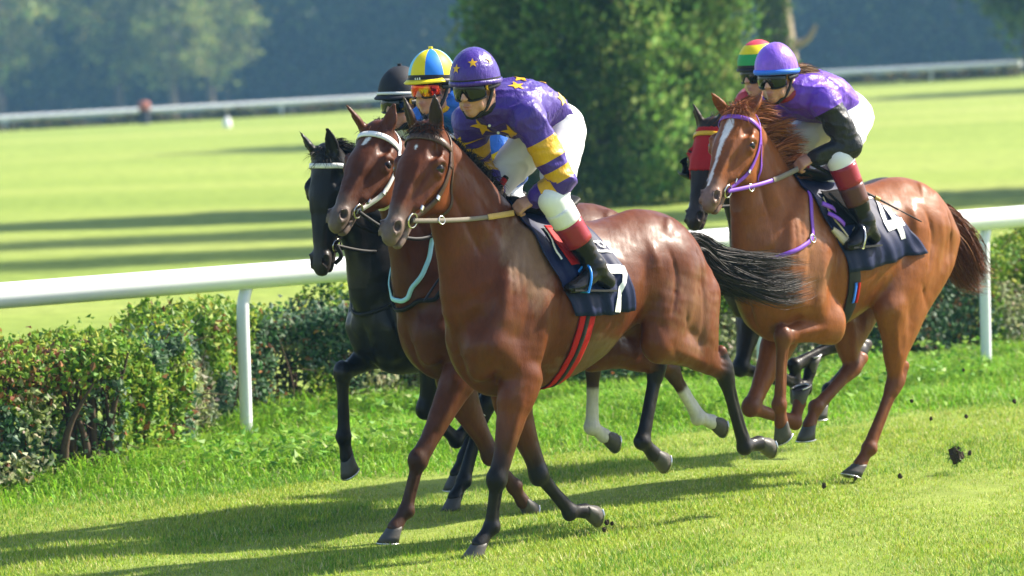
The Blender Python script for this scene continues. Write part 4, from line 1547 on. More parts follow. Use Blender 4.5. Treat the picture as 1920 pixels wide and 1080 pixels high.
SKIN = skin_mat()
WHITE_BREECH = plain('white_breeches', (.76, .76, .78), .6, var=.05, scale=18, bump=.35, bscale=16, sheen=.2)
GOGGLE = plain('dark_lens', (.004, .007, .006), .08, var=.1, spec=.4)
RUBBER = plain('black_rubber', (.014, .014, .015), .5, var=.2)
MAROON = plain('maroon_leather', (.27, .022, .035), .3, var=.12, scale=20, bump=.1)
BROWN_BOOT = plain('brown_boot', (.10, .035, .030), .35, var=.2, scale=20, bump=.15)
BOOT_WHITE = plain('white_boot_top', (.74, .74, .74), .35, var=.06, scale=20, bump=.08)
YELLOW = plain('yellow_print', (.68, .37, .012), .42, var=.08, scale=40)
HAIRC = hair_mat('person_hair')


def mirror_lens():
    t = NT('mirror_lens')
    v = t.coord((1, 1, 1))
    c = t.ramp(t.noise(9, v, 2), [(.3, (.05, .35, .03)), (.42, (.6, .35, .01)), (.52, (.6, .05, .01)), (.65, (.35, .01, .02)), (.8, (.6, .2, .02))])
    t.set(Base_Color=c, Roughness=.08, Metallic=.75)
    return t.m


MIRROR = mirror_lens()


def star_poly(n=5, ri=.42):
    a = np.pi / 2 + np.arange(2 * n) * np.pi / n
    r = np.where(np.arange(2 * n) % 2 == 0, 1.0, ri)
    return np.stack([np.cos(a) * r, np.sin(a) * r], 1)


def tri_patch(tris, lev=3):
    """subdivide 2-D triangles so they can be laid on a curved surface"""
    T = [np.array(t, float) for t in tris]
    for _ in range(lev):
        N = []
        for a, b, c in T:
            ab, bc, ca = (a + b) / 2, (b + c) / 2, (c + a) / 2
            N += [(a, ab, ca), (ab, b, bc), (ca, bc, c), (ab, bc, ca)]
        T = N
    P = np.array(T).reshape(-1, 2)
    U, inv = np.unique(np.round(P, 5), axis=0, return_inverse=True)
    return U, inv.reshape(-1, 3)


def quads2tris(qs):
    out = []
    for q in qs:
        out += [(q[0], q[1], q[2]), (q[0], q[2], q[3])]
    return out


def decal(name, tris, tree, origin, ux, uy, ray, mat, parent, off=.003, lev=3, back=.15):
    """print laid on a surface: 2-D shape at origin, axes ux/uy, cast along ray"""
    U, F = tri_patch(tris, lev)
    o, ux, uy, ray = (np.asarray(x, float) for x in (origin, ux, uy, unit(ray)))
    P = o + U[:, :1] * ux + U[:, 1:] * uy
    out, ok = [], np.ones(len(P), bool)
    for i, p in enumerate(P):
        h = tree.ray_cast(Vector(p - ray * back), Vector(ray), back * 2.6)
        if h[0] is None:
            ok[i] = False
            out.append(p)
        else:
            n = np.array(h[1])
            if n @ ray > 0:
                n = -n
            out.append(np.array(h[0]) + n * off)
    F = F[ok[F].all(1)]
    if not len(F):
        return None
    return add(name, np_mesh(name, np.array(out), F, mat), parent)


STAR = [((0, 0), p, q) for p, q in zip(star_poly(), np.roll(star_poly(), -1, 0))]


def jockey(label, frame, J, cfg, h=.006):
    Jn = {k: np.array(v, float) for k, v in J.items()}
    hc = Jn['head']
    pitch, yaw = cfg.get('pitch', -.22), cfg.get('yaw', 0)
    A = np.array([[math.cos(pitch), 0, math.sin(pitch)], [0, 1, 0], [-math.sin(pitch), 0, math.cos(pitch)]])
    c, s_ = math.cos(yaw), math.sin(yaw)
    A = A @ np.array([[c, s_, 0], [-s_, c, 0], [0, 0, 1]])
    hs = cfg.get('hs', 1.13)
    T = lambda x, y, z: hc + hs * (A[0] * x + A[1] * y + A[2] * z)
    lo = np.min(list(Jn.values()), 0) - .16
    hi = np.max(list(Jn.values()), 0) + .20
    f = Field(lo, hi, h)
    E = lambda p, r, k=.02, op='add': f.ell(T(*p), np.array(r) * hs, A, k=k, op=op)
    E((-.012, 0, .03), (.098, .076, .098))
    E((.030, 0, -.045), (.062, .056, .082), .03)
    E((.058, 0, -.103), (.028, .028, .022), .02)
    for y in (-1, 1):
        E((.055, y * .040, -.022), (.030, .024, .024), .02)
        E((.020, y * .052, -.075), (.045, .016, .03), .02)
        E((-.014, y * .080, -.008), (.020, .010, .032), .008)
        E((-.006, y * .090, -.006), (.010, .006, .018), .005, 'cut')
        E((.082, y * .030, .006), (.016, .018, .010), .01, 'cut')
        E((.098, y * .013, -.034), (.012, .009, .009), .008)
    f.chain([(*T(.086, 0, .014), .010 * hs, .012 * hs), (*T(.100, 0, -.012), .011 * hs, .012 * hs), (*T(.111, 0, -.032), .012 * hs, .011 * hs)], lat=A[1], k=.012)
    E((.089, 0, -.067), (.013, .024, .007), .006)
    E((.087, 0, -.081), (.012, .020, .007), .006)
    E((.104, 0, -.0735), (.010, .024, .0022), .003, 'cut')
    E((.093, 0, -.050), (.004, .005, .014), .006, 'cut')
    nb = Jn['neck']
    f.chain([(*T(-.030, 0, -.06), .056, .058), (*(T(-.035, 0, -.10) * .5 + nb * .5), .055, .058), (*nb, .075, .075)], k=.03)
    # trunk and limbs
    pel, wai, che = Jn['pelvis'], Jn['waist'], Jn['chest']
    f.chain([(*pel, .15, .12), (*wai, .135, .10), (*che, .165, .115), (*nb, .09, .085)], k=.04)
    for S_ in 'LR':
        sg = 1 if S_ == 'L' else -1
        sh, el, wr, hd = (Jn[q + S_] for q in ('sh', 'elb', 'wr', 'hand'))
        f.chain([(*(che * .3 + sh * .7 + np.array([.0, 0, .02])), .06, .07), (*sh, .052, .058)], k=.04)
        f.chain([(*sh, .050), (*((sh + el) / 2), .044), (*el, .036)], k=.02)
        f.chain([(*el, .038), (*(el * .65 + wr * .35), .040), (*wr, .026)], k=.015)
        d = unit(hd - wr)
        u = np.array(cfg.get('back_of_hand', (.35, .55 * sg, .75)), float) * np.array([1, 1, 1])
        u = unit(u - d * (u @ d))
        sd = np.cross(d, u) * sg
        hp = lambda a_, b_, c_: wr + d * a_ + sd * b_ + u * c_
        f.chain([(*wr, .028, .020), (*hp(.035, 0, .002), .036, .019), (*hp(.078, 0, .004), .042, .017)], lat=sd, k=.015)
        for i, (b_, L_) in enumerate(((.030, .95), (.010, 1.05), (-.011, 1.0), (-.031, .8))):
            k0 = hp(.082, b_, .003)
            k1 = k0 + (d * .030 - u * .020) * L_
            k2 = k1 + (-d * .004 - u * .026) * L_
            k3 = k2 + (-d * .024 - u * .004) * L_
            f.chain([(*k0, .0112), (*k1, .0102), (*k2, .0095), (*k3, .0085)], k=.006, smooth=False)
        t0, t1, t2 = hp(.022, .030, -.006), hp(.058, .048, -.016), hp(.092, .032, -.028)
        f.chain([(*t0, .015), (*t1, .0125), (*t2, .0105)], k=.010)
        hi_, kn, an, toe = (Jn[q + S_] for q in ('hip', 'knee', 'ank', 'toe'))
        f.chain([(*hi_, .09), (*((hi_ + kn) / 2), .075), (*kn, .055)], k=.03)
        f.chain([(*kn, .054), (*(kn * .65 + an * .35), .054), (*an, .036)], k=.02)
        f.chain([(*an, .034), (*(an * .8 + toe * .2), .030, .026), (*(an * .65 + toe * .35), .024, .020)], k=.015)
    V, F = f.mesh(2)
    N = normals(V, F)
    col = np.tile(np.array(cfg.get('skin', (.50, .26, .17))), (len(V), 1)).astype(float)
    q = ((V - hc) @ A.T) / hs
    rose = np.maximum(np.exp(-(((q - np.array([.07, .045, -.035])) / .03) ** 2).sum(1)), np.exp(-(((q - np.array([.07, -.045, -.035])) / .03) ** 2).sum(1)))
    col *= 1 - np.array([.0, .12, .12]) * rose[:, None]
    lip = np.exp(-(((q - np.array([.096, 0, -.074])) / np.array([.02, .022, .011])) ** 4).sum(1))[:, None]
    col = col * (1 - lip * .7) + np.array((.36, .13, .11)) * lip * .7
    hairm = ((q[:, 0] < .02) & (q[:, 2] > -.06) & (np.abs(q[:, 1]) > .055) & (q[:, 0] < -.02) | (q[:, 0] < -.05)) & (q[:, 2] > -.09)
    col = np.where((hairm & (np.linalg.norm(q, axis=1) < .2))[:, None], np.array(cfg.get('hair', (.10, .055, .03))), col)
    o = add('person', np_mesh('person', V, F, SKIN, True, colors=np.clip(col, 0, 1)))
    tag(o, label, 'person')
    o.location = Vector(frame)
    o.rotation_euler = (0, 0, math.atan2(UF[1], UF[0]))
    btree = bvh(V, F)

    # ---- jacket
    g = Field(lo - .05, hi + .05, cfg.get('cloth_h', .0088))
    up = np.array([0, 0, 1.0])
    hem = wai * .62 + pel * .38
    g.chain([(*hem, .165, .118), (*(wai * .75 + che * .25), .170, .142), (*(che + up * .0), .192, .150), (*(che * .45 + nb * .55), .165, .125), (*(nb + np.array([.01, 0, .0])), .088, .088)], k=.03)
    for S_ in 'LR':
        sh, el, wr = (Jn[q_ + S_] for q_ in ('sh', 'elb', 'wr'))
        g.chain([(*(che * .35 + sh * .65), .090, .105), (*(sh * .96 + el * .04), .084, .094)], k=.045)
        g.chain([(*sh, .080), (*(sh * .55 + el * .45), .083), (*(sh * .15 + el * .85), .070), (*el, .064)], k=.03)
        g.chain([(*el, .064), (*(el * .6 + wr * .4), .065), (*(el * .2 + wr * .8), .056), (*(el * .02 + wr * .98), .040)], k=.02)
    VJ, FJ = g.mesh(2)
    NJ = normals(VJ, FJ)
    fold = vnoise(VJ * np.array([1.0, .8, 1.4]), 13, 5) * .4 + (1 - np.abs(vnoise(VJ * np.array([1, .6, 1]), 10, 6))) ** 3 * 1.1 + (1 - np.abs(vnoise(VJ * np.array([.6, 1, 1.2]), 19, 8))) ** 4 * .7 + .2 * vnoise(VJ, 34, 7)
    VJ = VJ + NJ * (.0105 * fold - .006)[:, None]
    al = np.zeros(len(VJ))
    for S_ in 'LR':
        sh, el, wr = (Jn[q_ + S_] for q_ in ('sh', 'elb', 'wr'))
        sg = 1 if S_ == 'L' else -1
        d1, t1 = seg_dist(VJ, sh, el)
        d2, t2 = seg_dist(VJ, el, wr)
        mine = VJ[:, 1] * sg > 0
        a_ = np.where(d1 < d2, t1, 1 + t2)
        on = mine & (np.minimum(d1, d2) < .115) & (a_ > .02)
        al = np.where(on, np.maximum(a_, .02), al)
    jo = add('jacket', np_mesh('jacket', VJ, FJ, cfg['jacket'], True, attrs={'along': al}), o)
    jt = bvh(VJ, FJ)
    if cfg.get('collar'):
        P = [nb + np.array([.035 + .02 * 0, 0, .0]) + .072 * (math.cos(a_) * unit(T(.03, 0, -.1) * 0 + np.array([.75, 0, -.65])) + math.sin(a_) * np.array([0, 1, 0])) + up * .01 for a_ in np.linspace(0, 2 * np.pi, 25)]
        MB().tube(P, .016, 8, flat=1.4).build('collar', cfg['collar'], jo)
    # ---- breeches
    g = Field(lo - .05, hi + .05, cfg.get('cloth_h', .0088))
    g.chain([(*(pel * .5 + wai * .5), .145, .105), (*pel, .160, .128), (*(pel + unit(pel - wai) * .015 + np.array([0, 0, -.02])), .130, .11)], k=.03)
    for S_ in 'LR':
        sg = 1 if S_ == 'L' else -1
        hi_, kn, an = (Jn[q_ + S_] for q_ in ('hip', 'knee', 'ank'))
        g.ell(pel + np.array([-.015, sg * .068, -.02]), (.090, .086, .115), k=.05)
        g.chain([(*hi_, .110, .118), (*(hi_ * .55 + kn * .45), .092, .110), (*(hi_ * .15 + kn * .85), .076, .086), (*kn, .074, .080)], k=.04)
        g.chain([(*kn, .073, .080), (*(kn * .88 + an * .12), .073, .079), (*(kn * .80 + an * .20), .066, .070)], k=.02)
    VB, FB_ = g.mesh(2)
    NB = normals(VB, FB_)
    fold = vnoise(VB * np.array([1.3, .8, 1.0]), 15, 15) * .4 + (1 - np.abs(vnoise(VB * np.array([1, .5, 1.2]), 13, 16))) ** 3 * 1.1
    calm = np.ones(len(VB))
    for S_ in 'LR':
        dk, _ = seg_dist(VB, Jn['knee' + S_] * .9 + Jn['ank' + S_] * .1, Jn['ank' + S_])
        calm *= sstep(dk, .085, .17)
    VB = VB + NB * ((.006 * fold - .003) * calm)[:, None]
    add('breeches', np_mesh('breeches', VB, FB_, cfg.get('breeches', WHITE_BREECH), True), o)
    # ---- boots
    for S_ in 'LR':
        kn, an, toe = (Jn[q_ + S_] for q_ in ('knee', 'ank', 'toe'))
        heel = Jn.get('heel' + S_, an + np.array([-.075, 0, -.085]))
        g = Field(np.min([kn, an, toe, heel], 0) - .1, np.max([kn, an, toe, heel], 0) + .1, .008)
        top = kn * .42 + an * .58
        bf = cfg.get('boot_from', .45)
        g.chain([(*(kn * (1 - bf) + an * bf), .066, .068), (*(kn * .8 * (1 - bf) + an * (.2 + .8 * bf)), .062, .066), (*(kn * .15 + an * .85), .053, .058), (*an, .050, .058)], k=.01)
        ins = toe * .55 + heel * .45 + np.array([0, 0, .035])
        g.chain([(*(an + np.array([-.005, 0, .0])), .050, .058), (*(an * .45 + ins * .55), .048, .052), (*(ins * .4 + toe * .6), .050, .038), (*(toe - unit(toe - heel) * .005), .042, .030)], k=.02)
        g.chain([(*(heel + np.array([.025, 0, .040])), .043, .043), (*(an * .5 + heel * .5 + np.array([.012, 0, .01])), .046, .050), (*an, .048, .054)], k=.02)
        VBo, FBo = g.mesh(2)
        NBo = normals(VBo, FBo)
        VBo = VBo + NBo * (.0035 * (1 - np.abs(vnoise(VBo * np.array([.6, .6, 1.6]), 22, 19))) - .0015)[:, None]
        bo = add('boot', np_mesh('boot', VBo, FBo, cfg.get('boot', BLACK_GLOSS), True), o)
        # sole and heel
        dirf = unit(toe - heel)
        n_ = unit(np.cross(dirf, np.array([0, 1.0, 0])))
        n_ = n_ if n_[2] < 0 else -n_
        sole = []
        for t_ in np.linspace(0, 1, 9):
            sole.append((*(heel * (1 - t_) + toe * t_ + n_ * .004 + dirf * (.02 * t_ - .015)), .036 + .014 * math.sin(t_ * 2.6)))
        P = np.array([r_[:3] for r_ in sole])
        w_ = np.array([r_[3] for r_ in sole])
        q_ = MB()
        for lay in (0,):
            a_ = P + np.array([0, 1, 0]) * w_[:, None]
            b_ = P - np.array([0, 1, 0]) * w_[:, None]
            VV = np.concatenate([a_, b_, a_ + n_ * .010, b_ + n_ * .010])
            k = np.arange(8)
            q_.put(VV, np.concatenate([np.stack([k + i * 9, k + 1 + i * 9, k + 1 + j * 9, k + j * 9], 1) for i, j in ((0, 1), (2, 0), (3, 2), (1, 3))] + [np.array([[0, 9, 27, 18], [8, 26, 35, 17]])]))
        q_.build('sole', cfg.get('sole', RUBBER), bo, False)
        for (t0, t1, m_) in cfg.get('tops', []):
            pts = [kn * (1 - t_) + an * t_ for t_ in np.linspace(t0, t1, 6)]
            rr = .0830 - .018 * np.linspace(t0, t1, 6)
            pts = [pts[0]] + pts + [pts[-1]]
            rr = np.concatenate([[rr[0] * .9], rr, [rr[-1] * .9]])
            MB().tube(np.array(pts) + np.linspace(-1e-3, 1e-3, len(pts))[:, None] * (an - kn), rr, 22).build('boot_top', m_, bo)
    # ---- helmet
    nu, nv = 56, 18
    az = np.arange(nu) * 2 * np.pi / nu
    Rx, Ry, Rz = cfg.get('dome', (.130, .108, .130))
    rows, fm = [], []
    els = np.concatenate([np.linspace(-.14, 1.35, nv - 1), [1.52]])
    for e_ in els:
        ce, se = math.cos(e_), math.sin(e_)
        z = .050 + Rz * se - .030 * (1 - np.cos(az)) * .5 * (1 - max(se, 0))
        rows.append(np.array([T(-.010 + Rx * ce * math.cos(a_), Ry * ce * math.sin(a_), zz) for a_, zz in zip(az, z)]))
    VV = np.concatenate(rows + [[T(-.010, 0, .050 + Rz)]])
    k = np.arange(nu)
    F4 = np.concatenate([np.stack([i * nu + k, i * nu + (k + 1) % nu, (i + 1) * nu + (k + 1) % nu, (i + 1) * nu + k], 1) for i in range(nv - 1)])
    F3 = np.stack([(nv - 1) * nu + k, (nv - 1) * nu + (k + 1) % nu, np.full(nu, nv * nu)], 1)
    pan = cfg['panel']
    fm4 = [pan(math.degrees(az[j % nu] + np.pi / nu), (els[j // nu] + els[j // nu + 1]) / 2) for j in range((nv - 1) * nu)]
    fm3 = [pan(math.degrees(a_ + np.pi / nu), 1.5) for a_ in az]
    he = add('helmet', np_mesh('helmet', VV, [F4, F3], None, True, mats=cfg['hmats'], fmat=np.array(fm4 + fm3)), o)
    sm = he.modifiers.new('thick', 'SOLIDIFY')
    sm.thickness, sm.offset = .008, -1
    ht = bvh(VV, np.column_stack([F4]))
    rimP = [T(-.010 + Rx * 1.005 * math.cos(a_) * .995, Ry * 1.005 * math.sin(a_), 0.050 - .030 * (1 - math.cos(a_)) * .5 + cfg.get('rimz', .0)) for a_ in np.linspace(0, 2 * np.pi, 49)]
    MB().tube(rimP, .0085, 6, flat=cfg.get('rimw', 2.0), up=A[2]).build('helmet_band', cfg.get('band', RUBBER), he)
    if cfg.get('peak'):
        rows = []
        for r_ in (0, .5, 1):
            rows.append(np.array([T(-.010 + (Rx + .035 * r_ * math.cos(a_) ** 2) * math.cos(a_), (Ry + .02 * r_) * math.sin(a_), .042 - .016 * r_) for a_ in np.linspace(-1.15, 1.15, 17)]))
        VV2 = np.concatenate(rows)
        k = np.arange(16)
        pk = add('peak', np_mesh('peak', VV2, np.concatenate([np.stack([i * 17 + k, i * 17 + k + 1, (i + 1) * 17 + k + 1, (i + 1) * 17 + k], 1) for i in range(2)]), cfg['peak']), he)
        m_ = pk.modifiers.new('thick', 'SOLIDIFY')
        m_.thickness = .006
    if cfg.get('button'):
        MB().tube([T(-.01, 0, .050 + Rz - .004), T(-.01, 0, .050 + Rz + .010)], .012, 10).build('button', cfg['button'], he)
    for a_, e_, sz in cfg.get('hstars', []):
        c_ = T(-.010 + Rx * math.cos(e_) * math.cos(a_), Ry * math.cos(e_) * math.sin(a_), .050 + Rz * math.sin(e_))
        ctr = T(-.010, 0, .050)
        n_ = unit(c_ - ctr)
        uy = unit(A[2] - n_ * (A[2] @ n_))
        ux = np.cross(uy, n_)
        decal('star', STAR, ht, c_, ux * sz, uy * sz, -n_, YELLOW, he, .004, 2)
    # ---- goggles with strap, chin strap
    az = np.linspace(-1.22, 1.22, 25)
    zt, zb = .036, -.040
    G = []
    for r_ in np.linspace(0, 1, 7):
        row = []
        for a_ in az:
            notch = .024 * math.exp(-(a_ / .16) ** 2)
            z = zb + notch * (1 - r_) + (zt - zb - notch * 0) * r_ - .010 * (abs(a_) / 1.22) ** 3 * (r_ - .5) * 2
            bulge = 1 + .06 * math.sin(math.pi * r_)
            row.append(T((.107 * bulge) * math.cos(a_ * .92) - .002, .086 * bulge * math.sin(a_), z - .004))
        G.append(row)
    VV = np.array(G).reshape(-1, 3)
    k = np.arange(24)
    go = add('goggles', np_mesh('goggles', VV, np.concatenate([np.stack([i * 25 + k, i * 25 + k + 1, (i + 1) * 25 + k + 1, (i + 1) * 25 + k], 1) for i in range(6)]), cfg.get('lens', GOGGLE)), o)
    m_ = go.modifiers.new('thick', 'SOLIDIFY')
    m_.thickness = .006
    fr_ = MB()
    fr_.tube([VV[i] for i in range(25)], .0045, 6)
    fr_.tube([VV[i + 150] for i in range(25)], .0045, 6)
    fr_.build('goggle_frame', RUBBER, go)
    bk = [T(-.010 + Rx * 1.01 * math.cos(a_) * .93, (Ry * .97 if abs(math.sin(a_)) > .2 else Ry) * math.sin(a_) * .96, .004) for a_ in np.linspace(1.15, 2 * np.pi - 1.15, 33)]
    MB().tube(bk, .006, 6, flat=2.4, up=A[2]).build('goggle_strap', RUBBER, go)
    if cfg.get('badge'):
        c_ = T(.034, .092, .008)
        n_ = unit(A[1] * .95 + A[0] * .35)
        MB().tube([c_ - n_ * .004, c_ + n_ * .004], .018, 16, up=A[2]).build('badge', YELLOW, go)
    for y in (-1, 1):
        MB().tube(curve([T(-.012, y * .087, .020), T(.004, y * .082, -.035), T(.030, y * .066, -.085), T(.055, y * .030, -.122)], 5), .008, 6, flat=1.5, up=A[0]).build('chin_strap', RUBBER, he)
    MB().tube([T(.055, .030, -.122), T(.060, 0, -.128), T(.055, -.030, -.122)], .008, 6, flat=1.5).build('chin_strap', RUBBER, he)
    return dict(o=o, jo=jo, jt=jt, J=Jn, T=T, A=A, he=he, ht=ht, btree=btree)
# ------------------------------------------------------------------ tack
def drape_pt(H, x, th, off, zc=1.36):
    """point on the horse's barrel at x, th radians round from the spine (positive = left)"""
    D = H['D']
    c = np.array([x + D[0], 0, zc + D[2]])
    d = np.array([0, math.sin(th), math.cos(th)])
    hit = H['tree'].ray_cast(Vector(c + d * .75), Vector(-d), .8)
    if hit[0] is None:
        return c + d * .25, d
    n = np.array(hit[1])
    if n @ d < 0:
        n = -n
    return np.array(hit[0]) + n * off, n


def drape(H, name, xf, xb, th0, th1, mat, parent, nt_=44, nx=26, off=.012, wave=.008, hemz=None, thick=.004):
    """cloth over the back: xf(u), xb(u) front/back edge for u = |th|/thmax"""
    V = []
    tm = max(abs(th0), abs(th1))
    for th in np.linspace(th0, th1, nt_):
        u = abs(th) / tm
        for t in np.linspace(0, 1, nx):
            x = xf(u) * (1 - t) + xb(u) * t
            tt = th * (1 if hemz is None else 1 + (hemz(t) - 1) * u)
            p, n = drape_pt(H, x, tt, off)
            V.append((p, n, u, t))
    P = np.array([v[0] for v in V])
    N = np.array([v[1] for v in V])
    u, t = np.array([v[2] for v in V]), np.array([v[3] for v in V])
    G = P.reshape(nt_, nx, 3)
    for _ in range(3):                                       # taut over hollows
        G[1:-1, 1:-1] = .5 * G[1:-1, 1:-1] + .125 * (G[:-2, 1:-1] + G[2:, 1:-1] + G[1:-1, :-2] + G[1:-1, 2:])
    P = G.reshape(-1, 3)
    P = P + N * (wave * u ** 1.5 * (np.sin(t * 19 + u * 3 + H['D'][0]) + .6 * np.sin(t * 41 + 5 * u) + .6 * np.cos(u * 12 + t * 4)) + wave * .7 * u)[:, None]
    k = np.array([i * nx + j for i in range(nt_ - 1) for j in range(nx - 1)])
    F = np.stack([k, k + nx, k + nx + 1, k + 1], 1)
    fn = np.cross(P[F[:, 2]] - P[F[:, 0]], P[F[:, 3]] - P[F[:, 1]])
    if (fn * N[F[:, 0]]).sum() < 0:
        F = F[:, ::-1]
    o = add(name, np_mesh(name, P, F, mat), parent)
    m = o.modifiers.new('thick', 'SOLIDIFY')
    m.thickness, m.offset = thick, -1
    return o, bvh(P, F)


def girth(H, strips, x0, x1, parent, off=.006):
    """bands under the belly; strips: (name, from, to, material)"""
    first = None
    for nm, a, b, m in strips:
        P, N = [], []
        for th in np.linspace(1.55, 2 * math.pi - 1.55, 50):
            u = 1 - abs(th - math.pi) / (math.pi - 1.55)
            x = x0 * (1 - u) + x1 * u + (a + b) / 2
            p, n = drape_pt(H, x, th, off if first is None else off + .004, 1.25)
            p = np.array(p)
            p[2] = max(p[2], H['D'][2] + .818 - off)
            if abs(p[1]) > .30:
                p[1] = math.copysign(.30, p[1])
            P.append(p)
            N.append(n)
        V, F = strap_mesh(P, N, b - a, .004)
        o = add(nm, np_mesh(nm, V, F, m), parent if first is None else first)
        first = first or o
    return first


def ring(c, r, t, n1, mat, parent, name='bit_ring'):
    n1 = unit(n1)
    a = unit(np.cross(n1, [0, 0, 1.0]))
    b = np.cross(n1, a)
    P = [c + r * (math.cos(q) * a + math.sin(q) * b) for q in np.linspace(0, 2 * np.pi, 29)]
    return MB().tube(P, t, 7, False).build(name, mat, parent)


def bridle(H, m, width=.022, ringr=.036, noseband=None, throat=True, brow=None):
    hp, o, tr = H['hp'], H['o'], H['tree']
    brow = brow or m
    strap('browband', tr, [hp(.055, -.115, .12), hp(.055, -.045, .11), hp(.060, .01, .06), hp(.062, .02, 0), hp(.060, .01, -.06), hp(.055, -.045, -.11), hp(.055, -.115, -.12)], width * 1.25, brow, o, .006, .003, 8)
    strap('headpiece', tr, [hp(.06, -.125, .12), hp(.0, -.13, .09), hp(-.04, -.12, .05), hp(-.05, -.115, 0), hp(-.04, -.12, -.05), hp(.0, -.13, -.09), hp(.06, -.125, -.12)], width, m, o, .005, .003, 8)
    rings = {}
    for s in (1, -1):
        strap('cheekpiece', tr, [hp(.055, -.12, s * .12), hp(.16, -.145, s * .13), hp(.28, -.165, s * .115), hp(.38, -.150, s * .09), hp(.475, -.125, s * .08)], width, m, o, .005, .003, 8)
        if throat:
            strap('throatlatch', tr, [hp(.06, -.135, s * .12), hp(.14, -.20, s * .11), hp(.22, -.27, s * .085), hp(.27, -.31, s * .03), hp(.275, -.315, 0)], width * .6, m, o, .004, .002, 8)
        c, n = surf(tr, hp(.470, -.125, s * .09), .012)
        ring(c, ringr, .0055, n * .8 + np.array([0, s * .6, 0]), RING, o)
        rings[s] = c
        # buckles and keepers on the cheekpiece
        for t_, n_ in ((.13, -.14), (.30, -.165), (.42, -.14)):
            c2, nn = surf(tr, hp(t_, n_, s * .12), .006)
            MB().tube([c2 - H['e'] * .012, c2 + H['e'] * .012], width * .62, 8, flat=.45, up=nn).build('buckle', m if t_ < .2 else RING, o)
    if noseband:
        strap('noseband', tr, [hp(.36, -.17, .09), hp(.37, -.08, .09), hp(.38, .01, .04), hp(.38, .01, -.04), hp(.37, -.08, -.09), hp(.36, -.17, -.09)], width * 1.2, noseband, o, .006, .003, 8)
    return rings


def rein(H, c, hand, s, m, grip=None, w=.022, sag=.03, gpart=.3):
    P0 = np.array(c)
    P1 = np.array(hand)
    t = np.linspace(0, 1, 18)[:, None]
    P = P0 * (1 - t) + P1 * t + np.array([0, s * .03, -sag]) * np.sin(np.pi * t)
    N = np.tile(unit(np.array([.25, s * 1.0, .15])), (18, 1))
    V, F = strap_mesh(P, N, w, .005)
    r = add('rein', np_mesh('rein', V, F, m), H['o'])
    if grip:
        k = int(18 * (1 - gpart))
        V, F = strap_mesh(P[k:] + N[k:] * .0015, N[k:], w * 1.3, .007)
        add('rein_grip', np_mesh('rein_grip', V, F, grip), r)
    return r


def crest_roots(H, n, x0, x1, jit=.012):
    """points along the top of the neck"""
    out = []
    tr = H['tree']
    for x in rng.uniform(x0, x1, n):
        y = rng.normal(0, jit)
        h = tr.ray_cast(Vector((x, y, 3.2)), Vector((0, 0, -1)), 3)
        if h[0] is not None:
            out.append(np.array(h[0]) - np.array([0, 0, .008]))
    return np.array(out)


def mane(H, n, L, dirn, cols, spread=.35, grav=.5, mat=None, x1=-.40, wave=.02, w=.0035, x0=.015):
    x0 = H['poll'][0] - x0
    R_ = crest_roots(H, n, H['D'][0] + x1, x0)
    m = len(R_)
    d = np.array(dirn) + rng.normal(0, spread, (m, 3))
    f = np.clip((R_[:, 0] - (H['D'][0] + x1)) / (x0 - H['D'][0] - x1), 0, 1)
    clump = vnoise(R_, 22, 77)[:, None] * np.array([.22, .30, .16]) + vnoise(R_, 60, 78)[:, None] * np.array([.10, .22, .14])
    hair_strips(R_, d + clump, L * rng.uniform(.55, 1.1, m) * (.65 + .5 * np.sin(np.pi * np.clip(f, .05, 1))), w, pick(cols, m, jit=.3), 'mane', mat or HAIR, H['o'], 7, grav, wave)


def forelock(H, n, L, cols, up=.2):
    b = [H['hp'](rng.uniform(-.02, .03), -.02 + rng.normal(0, .01), rng.normal(0, .03)) for _ in range(n)]
    R_ = np.array(b) - H['fr'] * .01
    d = H['e'] * .3 + H['fr'] * .35 + np.array([-.35, 0, up]) + rng.normal(0, .22, (n, 3)) + vnoise(R_, 60, 79)[:, None] * np.array([.1, .35, .1])
    hair_strips(R_, d, L * rng.uniform(.5, 1.1, n), .0035, pick(cols, n, jit=.3), 'forelock', HAIR, H['o'], 6, .7, .02)


